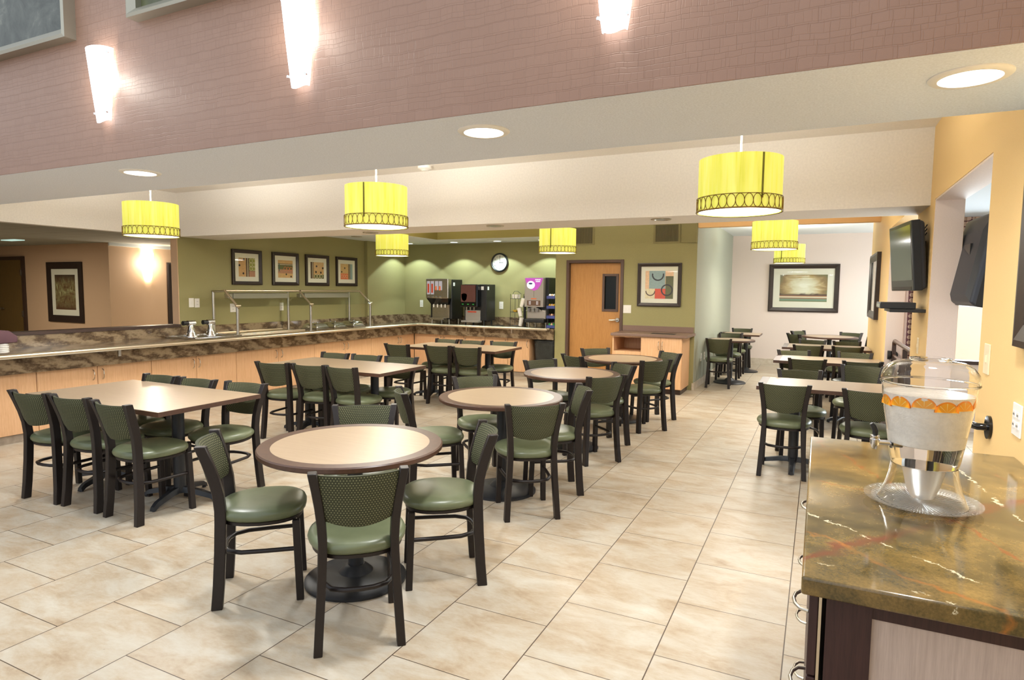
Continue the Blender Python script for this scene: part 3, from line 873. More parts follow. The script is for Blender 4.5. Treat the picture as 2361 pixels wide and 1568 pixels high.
# ------------------------------------------------------------------ tables
ZT = .74
def column_base(t, o, x, y, feet=True, rot=0.0, rdisc=.27):
    b = MB(o)
    if feet:
        b.cyl((x, y, .05), (x, y, ZT - .04), .042, n=20)
        b.build('column', 'cast_iron', t, smooth=True)
        for i in range(4):
            a = rot + i * pi / 2
            dx, dy = cos(a), sin(a)
            b = MB(o)
            path = [(.02, .075), (.10, .070), (.18, .055), (.25, .040), (.285, .018)]
            rings = []
            for k, (r, z) in enumerate(path):
                hw = .030 - .002 * k; hh = .020 - .0015 * k
                c = Vector((x + dx * r, y + dy * r, z)); s_ = Vector((-dy, dx, 0)) * hw
                rings.append([c - s_ - Vector((0, 0, hh)), c + s_ - Vector((0, 0, hh)), c + s_ * .6 + Vector((0, 0, hh)), c - s_ * .6 + Vector((0, 0, hh))])
            b.ring_loft(rings)
            b.cyl((x + dx * .27, y + dy * .27, 0), (x + dx * .27, y + dy * .27, .02), .014, n=10)
            b.build('foot', 'cast_iron', t, smooth=50)
    else:
        b.lathe([(.04, .04), (.04, ZT - .04)], (x, y, 0), 24)
        b.build('column', 'cast_iron', t, smooth=True)
        b = MB(o)
        b.lathe([(rdisc, 0), (rdisc, .012), (rdisc * .93, .024), (rdisc * .6, .034), (.09, .046), (.06, .075), (.045, .085)], (x, y, 0), 40)
        b.build('base', 'cast_iron', t, smooth=30)
    b = MB(o); b.box(x - .16, y - .16, ZT - .042, x + .16, y + .16, ZT - .03); b.build('top_plate', 'cast_iron', t)
def round_table(x, y, R, label, group, rb=.265):
    t = thing('round_table', label, 'table', (x, y, 0), 0, group)
    b = MB(t.location)
    b.lathe([(R - .068, ZT - .028), (R - .068, ZT)], (x, y, 0), 64)
    b.build('tabletop', 'maple_top', t, smooth=30)
    b = MB(t.location)
    pr = [(R - .068, ZT - .030), (R - .006, ZT - .030), (R, ZT - .024), (R, ZT - .006), (R - .006, ZT + .0006), (R - .068, ZT + .0006)]
    b.ring_loft([[Vector((x + r * cos(2 * pi * j / 64), y + r * sin(2 * pi * j / 64), z)) for j in range(64)] for r, z in pr], closed=True)
    b.build('edge_band', 'dark_edge', t, smooth=30)
    column_base(t, t.location, x, y + .02, False, rdisc=rb)
    return t
def rect_table(x0, y0, x1, y1, label, group, bases, end_band=0.0, rot=.3, discs=False):
    x, y = (x0 + x1) / 2, (y0 + y1) / 2
    t = thing('rectangular_table', label, 'table', (x, y, 0), 0, group)
    xi = x0 + end_band if end_band else x0 + .004
    b = MB(t.location); b.box(xi, y0 + .004, ZT - .028, x1 - .004, y1 - .004, ZT); b.build('tabletop', 'maple_top', t)
    b = MB(t.location)
    b.box(x0, y0, ZT - .032, x1, y0 + .004, ZT - .001); b.box(x0, y1 - .004, ZT - .032, x1, y1, ZT - .001); b.box(x1 - .004, y0 + .004, ZT - .032, x1, y1 - .004, ZT - .001)
    b.box(x0, y0 + .004, ZT - .032, xi, y1 - .004, ZT if end_band else ZT - .001)
    b.build('edge_band', 'dark_edge', t)
    for bx, by in bases: column_base(t, t.location, bx, by, not discs, rot, .24)
    return t

GT, GC = 'round tables down the middle', 'chairs around the round tables'
rnd = [(-2.16, 2.53, 'nearest round table to the camera, dark rim around a pale top', 'the nearest round table'),
       (-2.14, 4.20, 'second round table from the camera, dark rim around a pale top', 'the second round table'),
       (-2.14, 5.72, 'third round table from the camera, partly behind chair backs', 'the third round table'),
       (-2.08, 7.26, 'farthest round table of the middle row, in front of the service cabinet', 'the fourth round table')]
for x, y, lab, nm in rnd:
    round_table(x, y, .47, lab, GT)
rch = [
  [(-1.852, 2.178, 132), (-2.516, 2.245, 42), (-1.803, 2.807, -143), (-2.464, 2.945, -56)],
  [(-1.794, 3.922, 127), (-2.557, 3.93, 42), (-1.82, 4.437, -148), (-2.464, 4.518, -43)],
  [(-1.835, 5.422, 141), (-2.533, 5.345, 32), (-1.925, 6.032, -131), (-2.458, 5.991, -36)],
  [(-1.743, 6.899, 140), (-2.382, 6.951, 55), (-1.769, 7.51, -132), (-2.408, 7.541, -48)]]
rlab = ['green dining chair with its back to the camera at {}', 'green dining chair side-on at {}, on the buffet side',
        'green dining chair at {}, on the aisle side facing the buffet', 'green dining chair behind {}, only its upper back above the tabletop']
rlab2 = ['dark-framed chair pulled up to {}, patterned back towards the camera', 'dark-framed chair at the near buffet side of {}, facing the aisle',
        'dark-framed chair on the aisle side of {}, turned back towards the camera', 'dark-framed chair on the far side of {}, facing the camera']
rch[0] = [(x_ + .012, y_ + .008, f_) for x_, y_, f_ in rch[0]]
for k, ((x, y, lab, nm), cs) in enumerate(zip(rnd, rch)):
    for j, (cx_, cy_, fa) in enumerate(cs):
        chair(cx_, cy_, fa, (rlab if k == 0 else rlab2)[j].format(nm), GC)

GR, GRC = 'rectangular tables beside the buffet', 'chairs along the rectangular tables'
rects = [((-5.28, 2.56, -3.76, 3.38), [(-4.13, 2.96), (-5.0, 2.98)], 'the nearest rectangular table', 'nearest rectangular table to the camera, pale top with a bright lamp reflection'),
         ((-5.24, 4.72, -3.69, 5.50), [(-4.05, 5.10), (-4.95, 5.10)], 'the middle rectangular table', 'middle one of the three rectangular tables along the buffet'),
         ((-5.24, 7.14, -3.73, 7.95), [(-4.05, 7.55), (-4.95, 7.55)], 'the rearmost rectangular table', 'rectangular table farthest back, near the corner of the buffet counter')]
rcs = [
  [(-4.968, 2.67, 95), (-4.536, 2.701, 93), (-4.045, 2.69, 88), (-4.945, 3.162, -88), (-4.5, 3.173, -88), (-3.986, 3.214, -85)],
  [(-4.904, 4.779, 97), (-4.471, 4.831, 96), (-4.055, 4.851, 88), (-4.983, 5.313, -91), (-4.53, 5.323, -89), (-4.051, 5.364, -82)],
  [(-5.068, 7.105, 89), (-4.515, 7.219, 93), (-4.105, 7.22, 100), (-4.961, 7.691, -92), (-4.52, 7.691, -89), (-4.01, 7.763, -82)]]
w3 = ['buffet-end', 'middle', 'aisle-end']
for (q, bs, nm, lab), cs in zip(rects, rcs):
    rect_table(*q, lab, GR, bs)
    for j, (cx_, cy_, fa) in enumerate(cs):
        L = 'green chair on the {} side of {}, {} one of three'.format('near' if j < 3 else 'far', nm, w3[j % 3])
        chair(cx_, cy_, fa, L, GRC)
GS, GSC = 'wall tables along the orange wall', 'chairs at the wall tables'
sts = [((-.455, 5.74, .68, 6.42), [(-.15, 6.0), (.42, 6.08)], 'the first wall table', 'two-tone wall table closest to the drinks counter, dark strip at its aisle end'),
       ((-.46, 8.02, .69, 8.75), [(-.15, 8.4), (.42, 8.4)], 'the second wall table', 'second of the two-tone wall tables along the orange wall'),
       ((-.465, 10.02, .69, 10.80), [(-.15, 10.4), (.42, 10.4)], 'the third wall table', 'third two-tone wall table, just before the far round table')]
scs = [
  [(-0.226, 5.792, 91), (0.409, 5.751, 86), (-0.111, 6.388, -83), (0.384, 7.101, -101)],
  [(-0.101, 8.036, 92), (0.422, 8.057, 98), (-0.202, 8.609, -75), (0.393, 8.704, -100)],
  [(-0.114, 10.073, 90), (0.35, 10.105, 98), (-0.088, 10.731, -95), (0.463, 10.688, -78)]]
sl = ['near side, aisle end', 'near side, wall end', 'far side, aisle end', 'far side, wall end']
for k, ((q, bs, nm, lab), cs) in enumerate(zip(sts, scs)):
    rect_table(*q, lab, GS, bs, end_band=.07, rot=0 if k == 0 else .3)
    for j, (cx_, cy_, fa) in enumerate(cs):
        L = 'dark-framed chair at {}, {}'.format(nm, sl[j])
        if k == 0 and j == 3: L = 'dark-framed chair pushed well back behind the first wall table, at its wall end'
        if k == 0 and j == 0: L = 'chair in full view at the aisle end of the first wall table'
        chair(cx_, cy_, fa, L, GSC)
# tables at the far end
round_table(.20, 12.92, .47, 'far round table in front of the pale pink wall', GT)
for cx_, cy_, fa, L in ((-.14, 13.21, -34, 'bluish-lit chair behind the far round table, under the landscape picture'), (.47, 13.14, -113, 'chair at the far round table, wall side, its lit back facing the camera'),
                        (-.18, 12.47, 33, 'chair with dark back at the near corner of the far round table'), (.72, 12.62, 140, 'chair half hidden by the end of the orange wall')):
    chair(cx_, cy_, fa, L, 'chairs at the far round table')
round_table(-1.31, 11.10, .385, 'small round table against the grey-green corridor wall', 'corridor tables', .26)
rect_table(-1.70, 12.45, -.97, 13.15, 'small rectangular table behind the small round one in the corridor', 'corridor tables', [(-1.24, 12.85)], end_band=.07, discs=True)
for cx_, cy_, fa, L in ((-1.42, 10.58, 94, 'chair in full view by the grey-green corridor wall, back to the camera'), (-1.40, 11.54, -90, 'chair tucked under the far side of the small round corridor table'),
                        (-1.40, 12.25, 88, 'chair facing the small rectangular corridor table, back to back with another'), (-1.38, 13.32, -88, 'chair behind the small rectangular corridor table, by the pink wall')):
    chair(cx_, cy_, fa, L, 'chairs at the corridor tables')

# ------------------------------------------------------------------ pendant lamps
PEND = None
def pendant_parts(t, cord_h):
    R, H = .247, .325
    b = MB(); b.cyl((0, 0, H - .01), (0, 0, H + cord_h), .006, n=10); b.cyl((0, 0, H + cord_h - .015), (0, 0, H + cord_h), .05, n=20); b.cyl((0, 0, H - .01), (0, 0, H + .02), .014, n=12)
    b.build('cord', 'ivory_plastic', t, smooth=True)
    n = 64
    b = MB()
    b.ring_loft([[Vector((r * cos(2 * pi * j / n), r * sin(2 * pi * j / n), z)) for j in range(n)] for r, z in ((R, .004), (R, H), (R - .004, H), (R - .004, .004))], closed=True)
    b.build('shade', 'lamp_fabric', t, smooth=30)
    b = MB()
    a = radians(232)
    for q in (-.022, .0):
        pass
    c = Vector((cos(a), sin(a), 0)); s_ = Vector((-sin(a), cos(a), 0))
    b.obox(c * (R + .0008) + Vector((0, 0, H / 2 + .03)), s_ * .006, Vector((0, 0, H / 2 - .032)), c * .001)
    b.build('seam', 'lamp_seam', t)
    # openwork band of rings
    b = MB()
    nr = 32
    Rb = R + .006
    for zz, rr in ((.006, .005), (.088, .0025)):
        b.tube([(Rb * cos(2 * pi * j / n), Rb * sin(2 * pi * j / n), zz) for j in range(n)], rr, 6, closed=True)
    for k in range(nr):
        a0 = 2 * pi * k / nr
        pts = []
        for j in range(20):
            th = 2 * pi * j / 20
            aa = a0 + .0247 / Rb * cos(th) * 1.0
            pts.append((Rb * cos(aa), Rb * sin(aa), .047 + .039 * sin(th)))
        b.tube(pts, .0022, 4, closed=True)
    b.build('ring_band', 'bronze', t, smooth=60)
    b = MB(); b.lathe([(R - .006, .008), (R - .006, .012)], (0, 0, 0), 48); b.build('diffuser', 'lamp_diffuser', t)
    b = MB(); b.lathe([(R - .006, H - .03), (R - .006, H - .028)], (0, 0, 0), 48); b.build('top_diffuser', 'lamp_diffuser', t)
GP = 'yellow-green drum pendants'
pend = [(-.475, 4.17, 2.035, .40, 'large yellow-green drum pendant hanging nearest, towards the orange wall'),
        (-3.25, 4.13, 2.035, .40, 'yellow-green drum pendant over the middle of the dining tables, front row'),
        (-6.02, 4.10, 2.035, .40, 'yellow-green drum pendant of the front row, before the hall opening'),
        (-5.92, 7.90, 2.035, .41, 'yellow-green drum pendant near the coffee corner, with dark seam, behind the beam'),
        (-3.20, 7.92, 2.035, .41, 'yellow-green drum pendant behind the beam, in front of the oak door'),
        (-.50, 7.95, 2.035, .41, 'yellow-green drum pendant behind the beam over the wall tables'),
        (-.50, 11.95, 2.04, .35, 'farthest yellow-green drum pendant, above the far landscape picture')]
for x, y, z, ch_, lab in pend:
    t = thing('pendant_lamp', lab, 'pendant lamp', (x, y, z), radians(random.choice((0, 40, 75, -30))), GP) if PEND is None else None
    if PEND is None:
        PEND = t; pendant_parts(t, ch_)
    else:
        t = dup(PEND, (x, y, z), radians(random.uniform(-60, 60)), lab, GP)
    far = y > 6
    lamp('pendant_light', 'AREA', (0, 0, -.015), K_PEND * (1.9 if far else 1), (1, .92, .78) if far else WARM, t, shape='DISK', size=.46)
    u_ = lamp('pendant_uplight', 'AREA', (0, 0, .34), K_PEND_UP, (1.0, .97, .90), t, shape='DISK', size=.4)
    u_.rotation_euler = (pi, 0, 0)

# ------------------------------------------------------------------ downlights
GD = 'recessed downlights in the front soffit'
for x, y, lab in ((.375, 2.335, 'recessed downlight in the soffit nearest the orange wall, seen as a wide oval'), (-1.275, 2.325, 'round recessed downlight in the middle of the front soffit'),
                  (-3.54, 2.355, 'recessed downlight in the front soffit, above the pendant by the hall opening')):
    t = thing('recessed_downlight', lab, 'downlight', (x, y, ZB), 0, GD)
    b = MB(t.location)
    b.ring_loft([[Vector((x + r * cos(2 * pi * j / 40), y + r * sin(2 * pi * j / 40), z)) for j in range(40)] for r, z in ((.082, ZB - .003), (.082, ZB - .010), (.100, ZB - .010), (.108, ZB - .004), (.108, ZB - .001))], cap0=False, cap1=False)
    b.build('trim_ring', 'white_plastic', t, smooth=40)
    b = MB(t.location); b.lathe([(.082, ZB - .006), (.082, ZB - .004)], (x, y, 0), 40); b.build('lens', 'downlight_lens', t)
    lamp('downlight_light', 'AREA', (0, 0, -.012), K_DOWN, (1, 1, 1), t, shape='DISK', size=.15)
GB = 'unlit downlights under the beam'
for x, y, z, lab in ((-4.80, 5.99, ZB, 'unlit chrome downlight under the beam, behind the middle front pendant'), (-3.04, 5.80, ZB, 'unlit chrome downlight under the beam, above the wall clock'),
                     (-1.33, 5.80, ZB, 'unlit chrome downlight under the beam, beside the large front pendant'), (-7.15, 8.55, 2.42, 'small unlit downlight in the low ceiling before the buffet corner')):
    t = thing('recessed_downlight', lab, 'downlight', (x, y, z), 0, GB)
    b = MB(t.location)
    b.ring_loft([[Vector((x + r * cos(2 * pi * j / 32), y + r * sin(2 * pi * j / 32), zz)) for j in range(32)] for r, zz in ((.060, z - .002), (.062, z - .008), (.088, z - .008), (.094, z - .001))], cap0=False, cap1=False)
    b.build('trim_ring', 'steel', t, smooth=40)
    b = MB(t.location); b.lathe([(.06, z - .004), (.04, z - .003), (.0, z - .0025)], (x, y, 0), 32); b.build('lens', 'chrome', t, smooth=40)
GL = 'downlights over the coffee counter'
for x, lab in ((-7.25, 'recessed ceiling light in the corner above the buffet end'), (-6.23, 'lit recessed light above the juice machine'), (-5.31, 'lit recessed light above the wall clock'), (-4.42, 'recessed light above the hot drinks machine by the door wall')):
    y, z = 10.22, 2.42
    t = thing('recessed_downlight', lab, 'downlight', (x, y, z), 0, GL)
    b = MB(t.location)
    b.ring_loft([[Vector((x + r * cos(2 * pi * j / 32), y + r * sin(2 * pi * j / 32), zz)) for j in range(32)] for r, zz in ((.070, z - .002), (.072, z - .007), (.088, z - .007), (.094, z - .001))], cap0=False, cap1=False)
    b.build('trim_ring', 'white_plastic', t, smooth=40)
    b = MB(t.location); b.lathe([(.07, z - .005), (.07, z - .003)], (x, y, 0), 32); b.build('lens', 'downlight_lens_cool', t)
    l = lamp('ceiling_spot', 'SPOT', (0, 0, -.02), K_SPOT * 2.1, (.80, 1, 1), t, spot_size=radians(108), spot_blend=.10, shadow_soft_size=.04)

# ------------------------------------------------------------------ wall sconces on the red wall
def sconce(name, label, O, Nn, U_, w0, w1, h, gmat, K, group=None, col=(1, .93, .82)):
    """tapered half-round glass shade, wider at the top; O is the bottom centre on the wall"""
    O, Nn, U_ = Vector(O), Vector(Nn), Vector(U_)
    t = thing(name, label, 'wall lamp', O, 0, group)
    b = MB(O)
    rings_o, rings_i = [], []
    for i in range(9):
        k = i / 8
        w = (w0 + (w1 - w0) * k ** .8) / 2
        d = .040 + .035 * k
        z = h * k
        ro = []
        for j in range(15):
            a = pi * j / 14
            ro.append(O + U_ * (-w * cos(a)) + Nn * (.012 + d * sin(a) ** .75) + Vector((0, 0, z + (.018 * (cos(2 * a) - 1) * .5 if i == 0 else 0))))
        rings_o.append(ro)
    G = [[b.V(p) for p in r] for r in rings_o]
    H_ = [[b.V(p + (O + Vector((0, 0, p.z - O.z)) - p) * .06) for p in r] for r in rings_o]
    for i in range(8):
        for j in range(14):
            b.F((G[i][j], G[i][j + 1], G[i + 1][j + 1], G[i + 1][j])); b.F((H_[i][j], H_[i][j + 1], H_[i + 1][j + 1], H_[i + 1][j]))
        b.F((G[i][0], H_[i][0], H_[i + 1][0], G[i + 1][0])); b.F((G[i][14], H_[i][14], H_[i + 1][14], G[i + 1][14]))
    for j in range(14):
        b.F((G[0][j], H_[0][j], H_[0][j + 1], G[0][j + 1])); b.F((G[8][j], H_[8][j], H_[8][j + 1], G[8][j + 1]))
    b.build('glass_shade', gmat, t, smooth=50)
    b = MB(O); b.obox(O + Nn * .006 + Vector((0, 0, h * .5)), U_ * (w0 * .35), Vector((0, 0, h * .35)), Nn * .006); b.build('back_plate', 'steel', t)
    for k, sgn in ((.10, -1), (.10, 1), (.92, -1), (.92, 1)):
        w = (w0 + (w1 - w0) * k ** .8) / 2
        p = O + U_ * sgn * w * .93 + Nn * .035 + Vector((0, 0, h * k))
        b = MB(O); b.cyl(p, p + U_ * sgn * w * .09 + Nn * .012, .006, n=10); b.build('screw', 'chrome', t, smooth=True)
    lamp('sconce_light', 'POINT', Nn * .06 + Vector((0, 0, h * .62)), K, col, t, shadow_soft_size=.05, specular_factor=.3)
    return t
GW = 'tapered glass sconces on the red wall'
YR = 2.085
sconce('wall_sconce', 'glowing tapered glass sconce on the red wall, whole shade in view under the grey painting', (-3.375, YR, 2.40), (0, -1, 0), (1, 0, 0), .085, .165, .355, 'sconce_glass', K_SCONCE, GW)
sconce('wall_sconce', 'glowing glass sconce on the red wall, top cut off, right of the green painting', (-2.02, YR, 2.40), (0, -1, 0), (1, 0, 0), .085, .165, .39, 'sconce_glass', K_SCONCE, GW)
sconce('wall_sconce', 'glass sconce on the red wall with only its lower tip showing', (-.645, YR, 2.40), (0, -1, 0), (1, 0, 0), .085, .165, .39, 'sconce_glass', K_SCONCE, GW)
sconce('hall_sconce', 'dazzling tapered sconce on the hall wall beyond the opening', (-11.5, 7.72, 1.66), (1, 0, 0), (0, 1, 0), .11, .21, .50, 'hall_sconce_glass', 60)
b = MB((-12.5, 6.0, 2.31)); b.box(-12.72, 5.92, 2.295, -12.3, 6.08, 2.309); o = b.build('ceiling_light', 'hall_strip'); tag(o, 'pale rectangular light in the grey hall ceiling', 'ceiling light')
lamp('hall_ceiling_fill', 'AREA', (-12.5, 4.5, 2.28), 75, (1, .92, .76), None, shape='RECTANGLE', size=2.0, size_y=1.0)
lamp('hall_ceiling_fill', 'AREA', (-9.6, 8.6, 2.28), 55, (1, .9, .74), None, shape='RECTANGLE', size=1.2, size_y=1.2)  # added fill without a fixture, brightens the hall's side wall

# smoke detector in the recess ceiling, vents, clock, wall plates
b = MB((-3.61, 5.36, 2.77)); b.lathe([(.03, 2.722), (.035, 2.73), (.055, 2.737), (.07, 2.745), (.07, 2.77)], (-3.61, 5.36, 0), 28)
tag(b.build('smoke_detector', 'white_plastic', smooth=40), 'small round smoke detector on the cream ceiling behind the front soffit', 'smoke detector')
for x0, lab in ((-3.765, 'dark slotted air vent above the oak door, beside the pendant'), (-2.37, 'dark slotted air vent near the corner of the green wall')):
    x1 = x0 + .36
    t = thing('air_vent', lab, 'vent', ((x0 + x1) / 2, YD, 2.44), 0, 'air vents in the green wall')
    b = MB(t.location)
    for q in ((x0 - .03, YD - .012, 2.29, x1 + .03, YD, 2.315), (x0 - .03, YD - .012, 2.575, x1 + .03, YD, 2.6), (x0 - .03, YD - .012, 2.315, x0, YD, 2.575), (x1, YD - .012, 2.315, x1 + .03, YD, 2.575)): b.box(*q)
    b.build('frame', 'vent_paint', t)
    b = MB(t.location)
    for i in range(18): b.box(x0 + .005 + i * .02, YD - .010, 2.315, x0 + .012 + i * .02, YD - .002, 2.575)
    b.build('slats', 'vent_paint', t)
    MB(t.location).box(x0, YD - .003, 2.315, x1, YD, 2.575).build('backing', 'vent_dark', t)
b = MB((-1.84, YD, 2.4)); b.box(-1.96, YD - .03, 2.29, -1.725, YD, 2.85); tag(b.build('access_panel', 'vent_paint', bevel=.003), 'olive boxed access panel at the top corner of the green wall', 'panel')
c0 = Vector((-5.442, YC, 2.045))
t = thing('wall_clock', 'round white wall clock with black rim reading three o\'clock', 'clock', c0)
b = MB(c0)
b.ring_loft([[c0 + Vector((r * cos(2 * pi * j / 48), -d_, r * sin(2 * pi * j / 48))) for j in range(48)] for r, d_ in ((.178, 0), (.178, .035), (.165, .045), (.150, .035), (.150, .01))], closed=True)
b.build('rim', 'black_plastic', t, smooth=30)
b = MB(c0); b.cyl(c0 + Vector((0, -.012, 0)), c0 + Vector((0, -.016, 0)), .151, n=48); b.build('dial', 'white_plastic', t)
b = MB(c0)
RX = Matrix.Rotation(pi / 2, 4, 'X')
for i in range(1, 13):
    a = pi / 2 - i * pi / 6
    b.text(str(i), .036, Matrix.Translation(c0 + Vector((.120 * cos(a), -.0175, .120 * sin(a)))) @ RX)
b.build('numerals', 'black_plastic', t)
b = MB(c0); b.obox(c0 + Vector((0, -.020, .050)), (.0035, 0, 0), (0, 0, .065), (0, .001, 0)); b.build('minute_hand', 'black_plastic', t)
b = MB(c0); b.obox(c0 + Vector((.032, -.0185, 0)), (.045, 0, 0), (0, 0, .0045), (0, .001, 0)); b.build('hour_hand', 'black_plastic', t)
MB(c0).lathe([(.152, 0), (.152, .001)], (0, 0, 0), 4).bm.free()
b = MB(c0); b.cyl(c0 + Vector((0, -.034, 0)), c0 + Vector((0, -.036, 0)), .152, n=48); b.build('cover_glass', 'pane_glass', t)

def plate(label, O, U_, Nn, w, h, kind, mat='white_plastic', name='wall_outlet', group='wall plates'):
    O, U_, Nn = Vector(O), Vector(U_), Vector(Nn); Z = Vector((0, 0, 1))
    t = thing(name, label, 'outlet' if 'outlet' in name else 'switch', O, 0, group)
    b = MB(O); b.obox(O + Nn * .003, U_ * w / 2, Z * h / 2, Nn * .003); b.build('plate', mat, t, bevel=.002)
    n = max(1, round(w / .075))
    for i in range(n):
        c = O + U_ * ((i - (n - 1) / 2) * .05)
        if kind == 'outlet':
            for s_ in (-1, 1):
                b = MB(O); b.obox(c + Z * s_ * .02 + Nn * .007, U_ * .015, Z * .012, Nn * .002)
                for k in (-1, 1): b.mat(mat).mat('vent_dark').obox(c + Z * s_ * .02 + U_ * .006 * k + Nn * .0095, U_ * .0015, Z * .004, Nn * .0006)
                for f in list(b.bm.faces)[:6]: f.material_index = 0
                b.build('socket', mat, t)
        else:
            b = MB(O); b.obox(c + Nn * .008, U_ * .008, Z * .016, Nn * .004); b.build('toggle', mat, t, bevel=.001)
E2, Ym, X1 = (1, 0, 0), (0, -1, 0), (1, 0, 0)
plate('white blank-looking switch plate on the green wall by the hall opening', (XL, 5.775, 1.32), (0, 1, 0), X1, .075, .125, 'switch', name='wall_switch')
plate('white outlet just right of the switch plate by the hall opening', (XL, 5.862, 1.315), (0, 1, 0), X1, .075, .125, 'outlet')
plate('white outlet on the green wall behind the near guard post', (XL, 6.45, 1.235), (0, 1, 0), X1, .1, .125, 'outlet')
plate('white outlet on the green wall midway along the buffet guard', (XL, 7.375, 1.235), (0, 1, 0), X1, .075, .125, 'outlet')
plate('white outlet on the coffee wall, beside the juice machine', (-7.22, YC, 1.24), E2, Ym, .075, .14, 'outlet')
plate('white outlet on the coffee wall between the two brewers', (-5.41, YC, 1.24), E2, Ym, .085, .14, 'outlet')
plate('square white double switch plate between the oak door and the collage picture', (-2.795, YD, 1.245), E2, Ym, .13, .13, 'switch', name='wall_switch')
plate('ivory switch plate on the near orange wall above the drinks counter', (XR, 3.55, 1.25), (0, 1, 0), (-1, 0, 0), .10, .14, 'switch', 'ivory_plastic', name='wall_switch')
plate('cream four-socket outlet on the near orange wall', (XR, 3.005, 1.065), (0, 1, 0), (-1, 0, 0), .115, .125, 'outlet', 'white_plastic')
plate('narrow ivory switch plate on the orange pillar below the television', (XR, 5.78, 1.14), (0, 1, 0), (-1, 0, 0), .075, .125, 'switch', 'ivory_plastic', name='wall_switch')
plate('low white outlet on the grey-green corridor wall, nearer one', (-1.716, 10.64, .46), (0, 1, 0), X1, .09, .13, 'outlet')
plate('low white outlet on the grey-green corridor wall, farther one', (-1.72, 10.98, .455), (0, 1, 0), X1, .09, .13, 'outlet')

# ------------------------------------------------------------------ buffet counter along the left wall and its return
XF = -6.90       # apron face
XCAB = -6.98     # cabinet faces
t = thing('buffet_counter', 'L-shaped brown granite buffet counter with backsplash, running along the green walls', 'counter', (XL, 5, 0))
o = t.location
YA, YFr = 0.5, 9.92
b = MB(o)
b.box(XL + .002, YA, .835, XF + .012, 9.415, .87); b.box(XL + .073, 9.415, .835, XF + .012, YC - .002, .87); b.box(XF + .012, YFr - .012, .835, -4.06, YC - .002, .87)
b.build('worktop', 'brown_granite', t)
b = MB(o)
b.box(XF - .03, YA, .685, XF, YFr, .835); b.box(XF - .03, YFr, .685, -4.06, YFr + .03, .835)
b.build('apron', 'brown_granite', t)
b = MB(o)
b.box(XL + .002, YA, .87, XL + .02, 9.395, 1.0); b.box(XL + .073, 9.395, .87, XL + .09, YC - .002, 1.02); b.box(XL + .09, YC - .02, .87, -4.06, YC - .002, 1.02); b.box(XL + .002, 9.395, .87, XL + .073, 9.415, 1.0)
b.build('backsplash', 'brown_granite', t)
def rail(b, pts, r=.008): b.tube(pts, r, 8)
b = MB(o)
for k in range(3):
    d_ = .026 + k * .052
    b.tube([(XF + d_, YA, .872), (XF + d_, YFr - d_ - .05, .872), (XF + d_ + .015, YFr - d_ - .015, .872), (XF + d_ + .05, YFr - d_, .872), (-4.12, YFr - d_, .872)], .016, 8)
b.box(XF + .004, YA, .850, XF + .14, YFr - .15, .868); b.box(XF + .03, YFr - .14, .850, -4.12, YFr - .004, .868)
b.build('tray_slide', 'warm_steel', t, smooth=50)
for (bx, by, ax) in ((XF + .004, 4.27, 'y'), (XF + .004, 1.6, 'y'), (-6.20, YFr - .004, 'x'), (-5.77, YFr - .004, 'x'), (-5.40, YFr - .004, 'x'), (-4.85, YFr - .004, 'x')):
    b = MB(o)
    if ax == 'y': b.box(bx, by - .015, .77, bx + .01, by + .015, .858)
    else: b.box(bx - .012, by - .01, .77, bx + .012, by, .858)
    b.build('bracket', 'steel', t)

def handle(parent, o, c, out, L=.11, vert=True):
    c, out = Vector(c), Vector(out)
    ax = Vector((0, 0, 1)) if vert else (Vector((0, 1, 0)) if abs(out.x) > .5 else Vector((1, 0, 0)))
    pts = [c + ax * (-L / 2), c + ax * (-L / 2 * .9) + out * .018, c + ax * (-L / 4) + out * .030, c + out * .034, c + ax * (L / 4) + out * .030, c + ax * (L / 2 * .9) + out * .018, c + ax * (L / 2)]
    b = MB(o); b.tube(pts, .0045, 8)
    return b.build('handle', 'steel', parent, smooth=60)
def base_unit(label, face, a0, a1, hpos, doors, group='maple cabinets under the buffet'):
    """face 'L': doors on x=XCAB, span in y; face 'B': doors on y=10.0, span in x"""
    zc0, zc1 = .085, .684
    if face == 'L':
        t = thing('base_cabinet', label, 'cabinet', ((XL + XCAB) / 2, (a0 + a1) / 2, 0), 0, group); o = t.location
        MB(o).box(XL + .08, a0 + .001, .0, XCAB - .02, a1 - .001, zc1).build('body', 'maple', t)
        MB(o).box(XCAB - .045, a0 + .001, 0, XCAB - .035 + .02, a1 - .001, .08).build('kick_plate', 'toe_stone', t)
        e = a0
        for i, d1 in enumerate(doors):
            b = MB(o); b.box(XCAB - .019, e + .003, zc0, XCAB, d1 - .003, zc1 - .004); dr = b.build('door', 'maple', t, bevel=.001)
            for h_ in hpos:
                if e < h_ < d1: handle(dr, o, (XCAB, h_, .585), (1, 0, 0))
            e = d1
    else:
        yc = 10.0
        t = thing('base_cabinet', label, 'cabinet', ((a0 + a1) / 2, 10.28, 0), 0, group); o = t.location
        MB(o).box(a0 + .001, yc + .02, 0, a1 - .001, YC - .02, zc1).build('body', 'maple', t)
        MB(o).box(a0 + .001, yc + .02 - .005, 0, a1 - .001, yc + .045, .08).build('kick_plate', 'toe_stone', t)
        e = a0
        for d1 in doors:
            b = MB(o); b.box(e + .003, yc, zc0, d1 - .003, yc + .019, zc1 - .004); dr = b.build('door', 'maple', t, bevel=.001)
            for h_ in hpos:
                if e < h_ < d1: handle(dr, o, (h_, yc, .585), (0, -1, 0))
            e = d1
